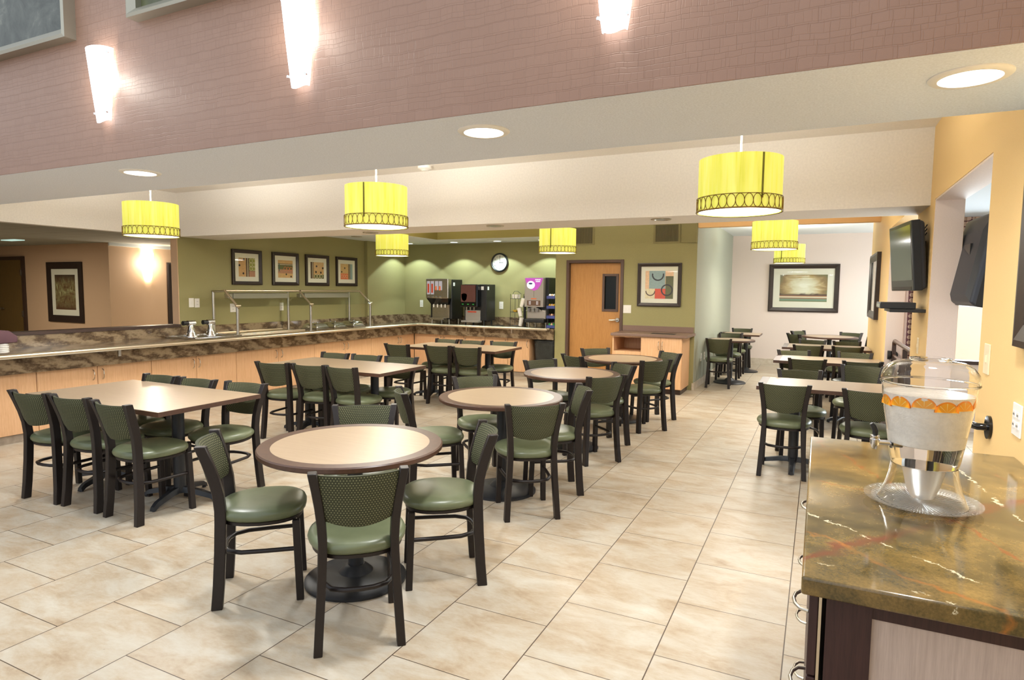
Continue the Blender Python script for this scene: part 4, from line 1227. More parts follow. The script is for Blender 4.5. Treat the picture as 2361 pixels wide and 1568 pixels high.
units = [(1.1, 2.29, (1.66, 1.74), (1.70, 2.29), 'maple buffet cabinet at the edge of view, before the nearest chairs'),
         (2.29, 3.49, (2.86, 2.94), (2.90, 3.49), 'maple buffet cabinet ending at the first dark seam, nearest in view'),
         (3.49, 4.69, (4.03, 4.13), (4.08, 4.69), 'maple buffet cabinet with two bow handles, behind the nearest rectangular table'),
         (4.69, 5.88, (5.23, 5.31), (5.28, 5.88), 'maple buffet cabinet with paired handles below the chrome dispensers'),
         (5.88, 7.33, (6.56, 6.66), (6.61, 7.33), 'maple buffet cabinet below the near half of the glass guard'),
         (7.33, 8.70, (7.98, 8.08), (8.03, 8.70), 'maple buffet cabinet below the far half of the glass guard'),
         (8.70, 9.99, (9.46, 9.54), (9.50, 9.99), 'maple buffet cabinet next to the inner corner of the counter')]
for a0, a1, hp, dd, lab in units: base_unit(lab, 'L', a0, a1, hp, dd)
base_unit('maple cabinet in the corner of the coffee counter, darkest panel', 'B', XCAB + .002, -6.33, (-6.37,), (-6.33,), 'maple cabinets under the coffee counter')
base_unit('maple cabinet below the juice and coffee machines', 'B', -6.33, -5.43, (-6.29, -5.84), (-5.88, -5.43), 'maple cabinets under the coffee counter')
base_unit('maple cabinet under the coffee counter, nearest the bin', 'B', -5.43, -4.54, (-5.01, -4.58), (-4.97, -4.54), 'maple cabinets under the coffee counter')
# waste bin with black bag
t = thing('waste_bin', 'waste bin with black bag under the end of the coffee counter', 'bin', (-4.27, 10.2, 0)); o = t.location
b = MB(o); b.ring_loft([[Vector((-4.27 + sx * w, 10.18 + sy * d_, z)) for sx, sy in ((-1, -1), (1, -1), (1, 1), (-1, 1))] for w, d_, z in ((.16, .13, 0), (.19, .16, .6))]); b.build('body', 'black_plastic', t, bevel=.02)
b = MB(o)
rg = []
for i, (w, d_, z) in enumerate(((.170, .145, .18), (.180, .152, .30), (.192, .165, .45), (.198, .172, .6), (.206, .180, .652), (.200, .172, .668), (.184, .156, .655))):
    rr = []
    for j in range(48):
        a = 2 * pi * j / 48
        ex = .35
        x = math.copysign(abs(cos(a)) ** ex, cos(a)); y = math.copysign(abs(sin(a)) ** ex, sin(a))
        wob = 1 + .02 * sin(j * 2.7 + i * 1.3) + .012 * sin(j * 5.1 - i)
        rr.append(Vector((-4.27 + x * w * wob, 10.18 + y * d_ * wob, z + .006 * sin(j * 1.9))))
    rg.append(rr)
b.ring_loft(rg, cap0=False, cap1=False)
b.build('bag', 'bin_bag', t, smooth=60)

# ------------------------------------------------------------------ on the buffet
ZC = .87
# chrome tray with two dispensers
t = thing('serving_tray', 'flat chrome tray on the buffet holding two chrome stands', 'tray', (-7.33, 5.72, ZC)); o = t.location
b = MB(o); b.box(-7.62, 5.34, ZC, -7.06, 6.02, ZC + .012); b.build('base', 'steel', t)
b = MB(o); b.tube([(-7.63, 5.33, ZC + .016), (-7.05, 5.33, ZC + .016), (-7.05, 6.03, ZC + .016), (-7.63, 6.03, ZC + .016)], .009, 8, closed=True); b.build('rim', 'chrome', t, smooth=True)
for y, lab in ((5.46, 'chrome stand with black-ended drum on the buffet tray, nearer one'), (5.75, 'chrome stand with black-ended drum on the buffet tray, farther one')):
    x = -7.30
    z = ZC + .014
    t = thing('waffle_maker', lab, 'appliance', (x, y, z), 0, 'chrome stands on the buffet tray'); o = t.location
    b = MB(o); b.lathe([(.075, z), (.075, z + .012), (.06, z + .03), (.048, z + .07), (.036, z + .12), (.030, z + .16)], (x, y, 0), 28); b.build('pedestal', 'chrome', t, smooth=40)
    b = MB(o); b.cyl((x, y - .05, z + .185), (x, y + .05, z + .185), .036, n=28); b.build('drum', 'chrome', t, smooth=40)
    b = MB(o); b.cyl((x - .0, y - .05, z + .187), (x - .0, y - .085, z + .187), .022, n=18); b.cyl((x, y - .085, z + .187), (x, y - .115, z + .187), .03, n=18); b.build('knob', 'black_plastic', t, smooth=40)
    b = MB(o); b.cyl((x, y - .08, z + .02), (x + .02, y - .11, z + .03), .012, n=12); b.cyl((x, y + .08, z + .02), (x + .02, y + .1, z + .03), .012, n=12); b.build('foot', 'chrome', t, smooth=40)
# napkin holder at the frame edge
t = thing('napkin_basket', 'coiled holder with plum napkin at the near end of the buffet', 'napkin holder', (-7.12, 3.27, ZC + .015)); o = t.location
b = MB(o)
for k in range(6): b.torus((-7.12, 3.27, ZC + .02 + k * .018), .055, .006, n=24)
b.lathe([(.05, ZC + .01), (.05, ZC + .13)], (-7.12, 3.27, 0), 24); b.build('coil_cup', 'white_plastic', t, smooth=60)
b = MB(o)
vv = [(-7.19, 3.17, ZC + .09), (-7.06, 3.17, ZC + .10), (-7.05, 3.38, ZC + .11), (-7.18, 3.39, ZC + .10)]
b.ring_loft([[Vector(p) for p in vv], [Vector(p) + Vector((0, 0, .06)) for p in vv], [Vector((-7.16, 3.21, ZC + .235)), Vector((-7.08, 3.22, ZC + .24)), Vector((-7.09, 3.33, ZC + .225)), Vector((-7.15, 3.34, ZC + .22))]])
b.build('napkin', 'plum_cloth', t, smooth=60, bevel=.01)
# glass buffet guard
t = thing('sneeze_guard', 'brushed steel and glass sneeze guard over the buffet counter', 'sneeze guard', (-7.3, 7.4, ZC)); o = t.location
XRr, XTop, XFr = -7.57, -7.34, -7.10
for y in (6.02, 7.39, 8.83):
    b = MB(o); b.cyl((XRr, y, ZC), (XRr, y, 1.475), .019, n=16); b.cyl((XRr, y, ZC), (XRr, y, ZC + .012), .035, n=16); b.build('rear_post', 'steel', t, smooth=True)
    b = MB(o); b.cyl((XFr, y, ZC), (XFr, y, 1.27), .019, n=16); b.cyl((XFr, y, ZC), (XFr, y, ZC + .012), .035, n=16); b.build('front_post', 'steel', t, smooth=True)
    b = MB(o); b.cyl((XTop, y, 1.49), (XFr + .03, y, 1.255), .016, n=14); b.build('brace', 'warm_steel', t, smooth=True)
    b = MB(o); b.cyl((XRr - .02, y, 1.475), (XTop, y, 1.485), .016, n=14); b.build('cross_bar', 'steel', t, smooth=True)
    b = MB(o); b.cyl((XFr + .01, y - .04, 1.285), (XFr + .01, y + .045, 1.285), .012, n=12); b.build('clamp', 'warm_steel', t, smooth=True)
b = MB(o); b.cyl((XTop, 6.02, 1.487), (XTop, 7.375, 1.487), .017, n=14); b.build('rail', 'warm_steel', t, smooth=True)
b = MB(o); b.cyl((XTop, 7.42, 1.487), (XTop, 8.83, 1.487), .017, n=14); b.build('rail', 'warm_steel', t, smooth=True)
for y0, y1 in ((6.05, 7.36), (7.42, 8.80)):
    b = MB(o)
    p0, p1 = Vector((XTop + .01, 0, 1.478)), Vector((XFr + .035, 0, 1.268))
    q = [p0 + Vector((0, y0, 0)), p0 + Vector((0, y1, 0)), p1 + Vector((0, y1, 0)), p1 + Vector((0, y0, 0))]
    nn = Vector((.21, 0, .245)).normalized() * .006
    b.ring_loft([q, [k + nn for k in q]]); b.build('glass_panel', 'guard_glass', t)
for y0, y1 in ((6.22, 7.22), (7.58, 8.62)):
    b = MB(o); b.box(-7.52, y0, 1.375, -7.40, y1, 1.455); b.build('heat_lamp_housing', 'grey_metal_paint', t, bevel=.006)
    b = MB(o); b.box(-7.50, y0 - .08, 1.385, -7.42, y0, 1.445); b.build('switch_box', 'steel', t, bevel=.004)
b = MB((-7.35, 6.7, ZC)); b.box(-7.62, 6.08, ZC, -7.13, 7.3, ZC + .012); b.box(-7.16, 6.08, ZC + .012, -7.13, 7.3, ZC + .03); b.box(-7.62, 6.08, ZC + .012, -7.60, 7.3, ZC + .03); b.box(-7.62, 6.6, ZC + .012, -7.13, 6.62, ZC + .02)
tag(b.build('warming_tray', 'warm_steel', bevel=.003), 'flat steel warming plate under the near half of the glass guard', 'food warmer')
for y, lab in ((7.72, 'chrome food pan lid under the guard, nearest of three'), (8.13, 'chrome food pan lid under the guard, middle of three'), (8.60, 'chrome food pan lid under the guard, farthest of three')):
    x = -7.32
    t = thing('chafing_dish', lab, 'food pan', (x, y, ZC), 0, 'covered food pans'); o = t.location
    b = MB(o); b.box(x - .17, y - .15, ZC, x + .17, y + .15, ZC + .02); b.build('pan', 'steel', t, bevel=.006)
    b = MB(o)
    b.ring_loft([[Vector((x + sx * w, y + sy * d_, z)) for sx, sy in ((-1, -1), (1, -1), (1, 1), (-1, 1))] for w, d_, z in ((.16, .14, ZC + .021), (.155, .135, ZC + .04), (.13, .11, ZC + .085), (.10, .08, ZC + .10))])
    b.build('lid', 'chrome', t, smooth=50, bevel=.012)
    b = MB(o); b.tube([(x - .05, y, ZC + .1), (x - .05, y, ZC + .115), (x + .05, y, ZC + .115), (x + .05, y, ZC + .1)], .006, 8); b.build('handle', 'chrome', t, smooth=True)

# ------------------------------------------------------------------ drinks machines on the coffee counter
def machine_legs(t, o, x0, x1, y0, y1, h, mat='steel'):
    for x in (x0, x1):
        for y in (y0, y1):
            b = MB(o); b.cyl((x, y, ZC), (x, y, ZC + h), .014, n=12); b.build('leg', mat, t, smooth=True)
# juice dispenser
x0, x1, y0, y1 = -6.73, -6.22, 10.02, 10.52
t = thing('juice_dispenser', 'tall black and silver juice dispenser with four spouts and lit fruit pictures', 'drink dispenser', ((x0 + x1) / 2, 10.25, ZC)); o = t.location
machine_legs(t, o, x0 + .08, x1 - .05, y0 + .1, y1 - .06, .10)
b = MB(o); b.box(x0 + .03, y0 + .12, ZC + .10, x1, y1, 1.72); b.build('cabinet', 'black_plastic', t, bevel=.01)
b = MB(o); b.box(x0, y0, 1.36, x1 - .01, y0 + .13, 1.73); b.build('head', 'steel', t, bevel=.015)
b = MB(o); b.ring_loft([[Vector((x0 + .01, y0 + .01, 1.36)), Vector((x1 - .02, y0 + .01, 1.36)), Vector((x1 - .02, y0 + .12, 1.36)), Vector((x0 + .01, y0 + .12, 1.36))],
                        [Vector((x0 + .08, y0 + .07, 1.24)), Vector((x1 - .05, y0 + .07, 1.24)), Vector((x1 - .05, y0 + .12, 1.24)), Vector((x0 + .08, y0 + .12, 1.24))]]); b.build('hood', 'black_gloss', t)
b = MB(o); b.box(x0 + .09, y0 + .09, ZC + .12, x1 - .04, y0 + .12, 1.24); b.build('splash_panel', 'steel', t)
b = MB(o); b.box(x0 + .10, y0 - .02, ZC + .09, x1 - .10, y0 + .1, ZC + .125); b.build('drip_tray', 'steel', t, bevel=.004)
for i in range(4):
    xx = x0 + .12 + i * .085
    b = MB(o); b.cyl((xx + .02, y0 + .06, 1.25), (xx + .02, y0 + .06, 1.19), .012, n=10); b.build('nozzle', 'white_plastic', t, smooth=True)
    b = MB(o); b.obox((xx - .055, y0 - .003, 1.56), (.034, 0, 0), (0, 0, .125 if i < 2 else .075), (0, .002, 0)) if i < 2 else b.obox((xx - .045, y0 - .003, 1.60), (.034, 0, 0), (0, 0, .085), (0, .002, 0))
    b.build('picture_panel', 'menu_glow', t)
    b = MB(o); b.obox((xx - .058, y0 - .0055, 1.55), (.018, 0, 0), (0, 0, .085 if i < 2 else .04), (0, .001, 0)); b.build('fruit_picture', 'red_glow' if i < 2 else 'ink_salmon', t)
    b = MB(o); b.obox((xx - .05, y0 - .003, 1.395), (.022, 0, 0), (0, 0, .012), (0, .002, 0)); b.build('button', 'ink_grey', t)
b = MB(o); b.obox((x1 + .001, y0 + .19, 1.63), (.001, 0, 0), (0, .03, 0), (0, 0, .032)); b.build('sticker', 'ink_white', t)
# brown coffee machine
x0, x1, y0, y1 = -5.99, -5.50, 10.05, 10.52
t = thing('coffee_machine', 'black coffee machine with brown cup picture on its front', 'coffee machine', ((x0 + x1) / 2, 10.28, ZC)); o = t.location
machine_legs(t, o, x0 + .05, x1 - .05, y0 + .12, y1 - .05, .09, 'black_plastic')
b = MB(o); b.box(x0 + .02, y0 + .12, ZC + .09, x1, y1, 1.63); b.build('cabinet', 'black_plastic', t, bevel=.008)
b = MB(o); b.box(x0, y0, 1.21, x1 - .12, y0 + .12, 1.625); b.build('front_housing', 'black_gloss', t, bevel=.02)
b = MB(o); b.obox(((x0 + x1) / 2 - .07, y0 - .002, 1.46), (.155, 0, 0), (0, 0, .155), (0, .003, 0)); b.build('picture_panel', 'ink_cocoa', t)
b = MB(o)
c = Vector((x0 + .09, y0 - .006, 1.40))
b.ring_loft([[c + Vector((r * cos(2 * pi * j / 24) * 1.0, 0, r * sin(2 * pi * j / 24) * .55 + dz)) for j in range(24)] for r, dz in ((.06, .03), (.062, .02), (.05, -.04), (.03, -.065))]); b.build('cup_picture', 'ink_peach', t)
for i in range(3):
    b = MB(o); b.obox((x0 + .06 + i * .11, y0 - .003, 1.262), (.018, 0, 0), (0, 0, .009), (0, .003, 0)); b.build('button', 'ink_green', t)
    b = MB(o); b.cyl((x0 + .1 + i * .08, y0 + .07, 1.21), (x0 + .1 + i * .08, y0 + .07, 1.15), .014, .008, n=10); b.build('nozzle', 'steel', t, smooth=True)
b = MB(o); b.box(x0 + .03, y0 - .01, ZC + .06, x1 - .1, y0 + .13, ZC + .09); b.box(x0 + .06, y0 + .10, ZC + .09, x1 - .12, y0 + .125, 1.15); b.build('drip_tray', 'grey_metal_paint', t)
b = MB(o); b.obox((x0 + .2, y0 + .095, 1.12), (.09, 0, 0), (0, 0, .012), (0, .003, 0)); b.build('display', 'red_glow', t)
b = MB(o); b.obox((x1 + .001, y0 + .19, 1.56), (.001, 0, 0), (0, .03, 0), (0, 0, .032)); b.obox((x1 - .085, y0 + .118, 1.56), (.028, 0, 0), (0, .001, 0), (0, 0, .032)); b.build('sticker', 'ink_white', t)
# grey hot drinks machine with lit pink sign
x0, x1, y0, y1 = -4.66, -4.24, 10.02, 10.45
t = thing('hot_drinks_machine', 'grey hot drinks machine with glowing pink coffee-cup sign', 'coffee machine', ((x0 + x1) / 2, 10.25, ZC)); o = t.location
machine_legs(t, o, x0 + .05, x1 - .04, y0 + .08, y1 - .05, .10)
b = MB(o); b.box(x0 + .02, y0 + .10, ZC + .10, x1, y1, 1.755); b.build('cabinet', 'black_plastic', t, bevel=.006)
b = MB(o); b.box(x0, y0, 1.24, x1 - .06, y0 + .10, 1.75); b.build('front_panel', 'grey_metal_paint', t, bevel=.008)
b = MB(o); b.box(x0 + .04, y0 + .02, ZC + .16, x1 - .02, y0 + .10, 1.19); b.build('splash_panel', 'grey_metal_paint', t, bevel=.02)
b = MB(o); b.ring_loft([[Vector((x0 + .02 + .32 * (j / 16), y0 + .01, 1.17 + .07 * sin(pi * j / 16))) for j in range(17)], [Vector((x0 + .02 + .32 * (j / 16), y0 + .1, 1.17 + .07 * sin(pi * j / 16))) for j in range(17)]]); b.build('hood', 'steel', t)
for i in range(3):
    b = MB(o); b.cyl((x0 + .09 + i * .08, y0 - .01, 1.22), (x0 + .09 + i * .08, y0 - .01, 1.155), .03, .02, n=14); b.build('nozzle', 'ink_grey', t, smooth=True)
b = MB(o); b.box(x0 + .03, y0 - .06, ZC + .10, x1 - .02, y0 + .1, ZC + .16); b.build('drip_tray', 'black_plastic', t, bevel=.01)
yy = y0 - .002
b = MB(o)
b.ring_loft([[Vector((x, d_, z)) for x, z in ((x0 + .012, 1.745), (x0 + .35, 1.745), (x0 + .31, 1.63), (x0 + .25, 1.55), (x0 + .185, 1.525), (x0 + .12, 1.55), (x0 + .05, 1.63))] for d_ in (yy, yy - .003)]); b.build('sign', 'pink_glow', t)
b = MB(o); b.ring_loft([[Vector((x0 + .125 + r * cos(2 * pi * j / 24), yy - .004 - k * .002, 1.625 + r * .9 * sin(2 * pi * j / 24))) for j in range(24)] for k, r in ((0, .078), (1, .078))]); b.build('cup_picture', 'white_glow', t)
b = MB(o); b.ring_loft([[Vector((x0 + .120 + .036 * cos(2 * pi * j / 24), yy - .007 - k * .002, 1.648 + .015 * sin(2 * pi * j / 24))) for j in range(24)] for k in (0, 1)]); b.build('coffee_picture', 'ink_blue', t)
b = MB(o)
for k, (z, xs) in enumerate(((1.715, 5), (1.685, 4))):
    for i in range(xs): b.obox((x0 + .215 + i * .021 + k * .012, yy - .0045, z), (.008, 0, 0), (0, 0, .010), (0, .001, 0))
b.build('sign_lettering', 'white_glow', t)
b = MB(o); b.obox((x0 + .18, yy - .003, 1.31), (.125, 0, 0), (0, 0, .045), (0, .004, 0)); b.build('control_panel', 'ink_brown', t)
b = MB(o)
for sx in (-1, 1):
    for i in range(2):
        for j in range(3): b.obox((x0 + .18 + sx * .07 + i * .022 - .011, yy - .008, 1.335 - j * .022), (.006, 0, 0), (0, 0, .006), (0, .001, 0))
b.build('button', 'white_glow', t)
b = MB(o); b.obox((x0 + .18, yy - .001, 1.385), (.05, 0, 0), (0, 0, .008), (0, .002, 0)); b.build('brand_lettering', 'ink_orange', t)
b = MB(o); b.obox((x0 + .18, yy - .0005, 1.47), (.0012, 0, 0), (0, 0, .055), (0, .001, 0)); b.build('lock_slot', 'ink_brown', t)
# cup and lid rack
x0, x1, y0 = -4.95, -4.72, 10.05
t = thing('cup_rack', 'black wire rack of paper cups and lids beside the grey drinks machine', 'rack', ((x0 + x1) / 2, 10.15, ZC)); o = t.location
b = MB(o)
for x in (x0, x1 - .06):
    for y in (y0, y0 + .2): b.cyl((x, y, ZC), (x, y, 1.46), .004, n=8)
for z in (ZC + .02, 1.14, 1.38):
    b.tube([(x0, y0, z), (x1 - .06, y0, z), (x1 - .06, y0 + .2, z), (x0, y0 + .2, z)], .004, 6, closed=True)
    for i in range(5): b.cyl((x0, y0 + .2 * i / 4, z), (x1 - .06, y0 + .2 * i / 4, z), .003, n=6)
b.tube([(x0, y0 + .1, 1.46), (x0 + .03, y0 + .1, 1.51), (x0 + .1, y0 + .1, 1.51), (x1 - .06, y0 + .1, 1.46)], .004, 6)
b.build('wire_frame', 'black_plastic', t, smooth=60)
k = 0
labs = ['paper cup stack, first on the top shelf of the wire rack', 'paper cup stack, second on the top shelf of the wire rack', 'paper cup stack, third on the top shelf of the wire rack']
for i in range(3):
    cx_ = x0 + .03 + i * .055
    b = MB((cx_, y0 + .06, 1.384)); b.lathe([(.020, 1.384), (.027, 1.45), (.029, 1.455)], (cx_, y0 + .06, 0), 16)
    tag(b.build('paper_cup', 'white_plastic', smooth=40), labs[i], 'cup', 'paper cups on the rack')
for (cx_, cz, lab) in ((x0 + .04, 1.144, 'flat basket of lids on the middle shelf of the wire rack'),):
    b = MB((cx_, y0 + .06, cz)); b.lathe([(.035, cz), (.055, cz + .03), (.06, cz + .032)], (cx_ + .03, y0 + .08, 0), 18); tag(b.build('lid_basket', 'ink_yellow', smooth=40), lab, 'basket')
for i, (dx, z, ax, lab) in enumerate(((.22, 1.24, .3, 'upper white cup stack leaning beside the grey drinks machine'), (.21, 1.07, -.25, 'middle white cup stack beside the grey drinks machine'), (.20, .90, .2, 'lowest white cup stack beside the grey drinks machine'))):
    cx_ = x0 + dx; cy_ = y0 - .005
    b = MB((cx_, cy_, z)); a = Vector((sin(ax), 0, cos(ax)))
    p = Vector((cx_, cy_, z)); b.cyl(p, p + a * .10, .030, .038, 18); b.cyl(p + a * .10, p + a * .15, .034, .041, 18)
    tag(b.build('cup_stack', 'white_plastic', smooth=40), lab, 'cup stack', 'stacks of white cups')
b = MB((x0 + .21, y0 + .1, ZC)); b.cyl((x0 + .245, y0 + .1, ZC), (x0 + .245, y0 + .1, 1.43), .022, n=14); b.box(x0 + .215, y0 + .06, ZC, x0 + .27, y0 + .14, ZC + .01); tag(b.build('cup_dispenser', 'black_plastic', smooth=40), 'black upright cup dispenser between the wire rack and grey machine', 'cup dispenser')
# snack rack
x0, x1, y0 = -4.20, -4.07, 9.99
t = thing('snack_rack', 'four-tier wire snack rack at the end of the coffee counter', 'rack', ((x0 + x1) / 2, 10.1, ZC)); o = t.location
b = MB(o)
for x in (x0, x1):
    for y in (y0, y0 + .2): b.cyl((x, y, ZC), (x, y, 1.47), .004, n=8)
b.build('wire_frame', 'black_plastic', t, smooth=60)
tiers = ((.885, 'ink_green', 'bottom'), (1.05, 'ink_plum' if False else 'ink_cocoa', 'second'), (1.22, 'ink_yellow', 'third'), (1.39, 'ink_white', 'top'))
for z, cc, nm in tiers:
    b = MB(o); b.box(x0 - .02, y0 - .01, z, x1 + .005, y0 + .2, z + .005); b.box(x0 - .02, y0 - .012, z, x1 + .005, y0 - .008, z + .05); b.build('shelf', 'ink_blue', t)
    for i in range(3):
        cx_ = x0 + .02 + i * .04
        b = MB((cx_, y0 + .05, z + .006)); b.sphere((cx_, y0 + .05, z + .046), .024, 10, (1, 1.3, 1.6))
        tag(b.build('snack_pack', (cc, 'ink_peach', cc)[i], smooth=60), 'small snack pack on the {} tier of the snack rack, {} from the machine'.format(nm, ('first', 'second', 'third')[i]), 'snack', 'snack packs on the rack')
# loose cable on the counter
b = MB((-5.4, 10.3, ZC)); b.tube([(-5.50, 10.4, ZC + .012), (-5.42, 10.25, ZC + .008), (-5.3, 10.2, ZC + .006), (-5.2, 10.28, ZC + .006), (-5.25, 10.36, ZC + .006), (-5.38, 10.34, ZC + .006)], .005, 6)
tag(b.build('power_cable', 'black_plastic', smooth=60), 'black power cable looping on the counter beside the coffee machine', 'cable')

# ------------------------------------------------------------------ service cabinet beside the oak door
t = thing('service_cabinet', 'maple service cabinet with brown top, open shelf and two doors beside the oak door', 'cabinet', (-2.31, 9.65, 0)); o = t.location
b = MB(o); b.box(-2.86, 9.30, .855, -1.70, YD - .003, .895); b.box(-2.86, YD - .02, .895, -1.73, YD - .003, .985); b.build('worktop', 'laminate_brown', t, bevel=.004)
b = MB(o); b.box(-2.10 + -.18, 9.45, .8955, -2.28 + .36, 9.62, .897); b.build('waste_opening', 'dark_void', t)
b = MB(o)
for q in ((-2.84, 9.35, .08, -2.82, YD - .02, .855), (-1.80, 9.35, .08, -1.78, YD - .02, .855), (-2.40, 9.37, .08, -2.38, YD - .02, .855), (-2.82, YD - .04, .08, -1.80, YD - .02, .855), (-2.82, 9.35, .08, -1.80, YD - .02, .10), (-2.82, 9.36, .46, -2.40, YD - .04, .62), (-2.82, 9.35, .835, -1.80, YD - .04, .855)): b.box(*q)
b.build('carcass', 'maple', t)
b = MB(o); b.box(-2.82, 9.40, 0, -1.80, YD - .05, .08); b.build('kick_plate', 'dark_trim', t)
for (a0, a1, hx) in ((-2.39, -2.095, -2.12), (-2.091, -1.785, -2.065)):
    b = MB(o); b.box(a0, 9.33, .09, a1, 9.349, .85); dr = b.build('door', 'maple', t, bevel=.001)
    handle(dr, o, (hx, 9.33, .73), (0, -1, 0), .12)
b = MB(o); b.box(-2.835, 9.335, .09, -2.405, 9.349, .46); b.build('lower_panel', 'maple', t)

# ------------------------------------------------------------------ television corner on the orange pillar
def tv(name, label, c, nx, ny, w, h, tilt, back=False):
    """c centre of the screen; (nx, ny) horizontal direction it faces; tilt forwards in radians"""
    t = thing(name, label, 'television', c); o = t.location
    n = Vector((nx, ny, 0)).normalized(); s_ = Vector((-n.y, n.x, 0))
    f = (n * cos(tilt) - Vector((0, 0, 1)) * sin(tilt)).normalized(); u_ = s_.cross(f) * -1
    if u_.z < 0: u_ = -u_
    c = Vector(c)
    b = MB(o); b.obox(c - f * .03, s_ * w / 2, u_ * h / 2, f * .03); b.build('bezel', 'black_plastic', t, bevel=.006)
    b = MB(o)
    r0 = [c - f * .045 + s_ * sx * w * .502 + u_ * sy * h * .502 for sx, sy in ((-1, -1), (1, -1), (1, 1), (-1, 1))]
    r1 = [c - f * .085 + s_ * sx * w * .49 + u_ * (sy * h * .47) for sx, sy in ((-1, -1), (1, -1), (1, 1), (-1, 1))]
    r2 = [c - f * .105 + s_ * sx * w * .38 + u_ * (sy * h * .34 - .03) for sx, sy in ((-1, -1), (1, -1), (1, 1), (-1, 1))]
    b.ring_loft([r0, r1, r2]); b.build('back_shell', 'charcoal_side', t, bevel=.012)
    b = MB(o); b.obox(c + f * .0005 + u_ * h * .05, s_ * (w / 2 - .03), u_ * (h / 2 - .055), f * .001); b.build('screen', 'black_gloss', t)
    b = MB(o); b.obox(c - u_ * (h / 2 - .02) + f * .0005, s_ * (w / 2 - .06), u_ * .012, f * .001); b.build('speaker_grille', 'vent_dark', t)
    b = MB(o)
    e = Vector((XR if nx < 0 else XR + .18, c.y, c.z))
    b.obox(e - n * (-.012) if False else e + n * .012, n * .012, Vector((0, .10, 0)), Vector((0, 0, .12)))
    b.obox((c - f * .09 + e) / 2, (c - f * .10 - e) / 2 * .9, Vector((0, .03, 0)), Vector((0, 0, .03)))
    b.build('wall_mount', 'black_plastic', t)
    return t, c, f, s_, u_
t, c, f, s_, u_ = tv('television', 'black flat television tilted on the orange pillar, seen from its edge', (.560, 5.80, 1.825), -1, -.12, .68, .52, .085)
for dz in (.1, .13, .16):
    b = MB(t.location); b.tube([(.64, 5.75, c.z + dz), (.66, 5.70, c.z + dz + .06), (.69, 5.68, c.z + dz + .05), (.705, 5.66, c.z + dz + .08)], .004, 6); b.build('cable', 'black_plastic', t)
tv('television', 'black television in the side room, its dark back showing through the opening', (.985, 5.24, 1.765), 1, .05, .66, .62, .17)
b = MB((.62, 5.8, 1.42)); b.box(.48, 5.50, 1.405, XR, 5.95, 1.43); tag(b.build('wall_shelf', 'black_plastic', bevel=.003), 'small black shelf on the orange pillar holding the set-top box', 'shelf')
t = thing('set_top_box', 'slim black set-top box on the small shelf below the television', 'set-top box', (.55, 5.72, 1.431)); o = t.location
b = MB(o); b.box(.42, 5.53, 1.431, .65, 5.90, 1.478); b.build('case', 'black_plastic', t, bevel=.003)
b = MB(o); b.box(.418, 5.56, 1.44, .4205, 5.87, 1.468); b.build('front_panel', 'black_gloss', t)

# railings in the two right-hand openings
t = thing('guard_railing', 'dark metal guard railing with bars in the far opening of the orange wall', 'railing', (.80, 7.4, 0)); o = t.location
xg = .80
b = MB(o); b.tube([(xg, 6.25, 1.0), (xg, 8.36, 1.0), (xg, 8.40, .985), (xg, 8.42, .95)], .022, 10); b.build('top_rail', 'dark_edge', t, smooth=True)
b = MB(o); b.cyl((xg, 6.25, .83), (xg, 8.48, .83), .016, n=10); b.build('middle_rail', 'dark_edge', t, smooth=True)
for y in (6.35, 7.4, 8.42):
    b = MB(o); b.box(xg - .02, y - .02, 0, xg + .02, y + .02, .98); b.build('post', 'dark_trim', t)
for i in range(15):
    y = 6.48 + i * .13
    b = MB(o); b.cyl((xg, y, .06), (xg, y, .83), .008, n=8); b.build('bar', 'dark_trim', t)
b = MB(o); b.cyl((xg, 6.25, .06), (xg, 8.42, .06), .012, n=8); b.build('bottom_rail', 'dark_trim', t)
b = MB(o); b.cyl((xg, 8.47, .83), (xg, 8.49, .83), .05, n=24); b.cyl((xg - .03, 8.44, .83), (xg - .06, 8.44, .83), .052, n=24); b.build('flange', 'black_plastic', t, smooth=40)
t = thing('wall_handrail', 'black round handrail bracket on the orange wall just behind the water dispenser', 'handrail', (XR, 3.45, .95)); o = t.location
b = MB(o); b.cyl((XR + .0, 3.42, .955), (XR - .012, 3.42, .955), .052, n=28); b.build('flange', 'black_gloss', t, smooth=40)
b = MB(o); b.tube([(XR - .01, 3.42, .955), (XR - .045, 3.42, .955), (XR - .06, 3.45, .955), (XR - .06, 3.68, .955)], .016, 10); b.build('rail', 'black_gloss', t, smooth=True)

# ------------------------------------------------------------------ drinks counter in the foreground
CX0, CX1, CY0, CY1, CT = -.008, XR, 1.495, 3.01, .92
t = thing('drinks_counter', 'marble-topped dark wood drinks counter in the near corner under the orange wall', 'counter', (.35, 2.2, 0)); o = t.location
b = MB(o); b.box(CX0, CY0, CT - .042, CX1, CY1, CT); b.build('worktop', 'gold_marble', t, bevel=.006, seg=3)
b = MB(o)
for q in ((.045, 1.535, 0, .135, 1.56, .876), (.045, 2.955, 0, .135, 2.98, .876), (.135, 1.54, .835, CX1 - .002, 1.56, .876), (.06, 1.56, 0, .09, 2.955, .876)): b.box(*q)
b.build('frame', 'wenge', t)
b = MB(o); b.box(.135, 1.546, 0, CX1 - .002, 1.56, .835); b.build('end_panel', 'pale_laminate', t)
MB(o).box(.135, 2.962, 0, CX1 - .002, 2.98, .876).build('end_panel', 'pale_laminate', t)
b = MB(o); b.box(.030, 1.54, .02, .036, 2.97, .874); b.build('carcass_edge', 'warm_steel', t)
for i in range(2):
    y0 = 1.545 + i * .71
    for j in range(4):
        z0 = .06 + j * .203
        b = MB(o); b.box(.010, y0, z0, .029, y0 + .704, z0 + .198); dr = b.build('drawer', 'wenge', t, bevel=.002)
        handle(dr, o, (.010, y0 + .10 + i * .05, z0 + .13), (-1, 0, 0), .11, False)

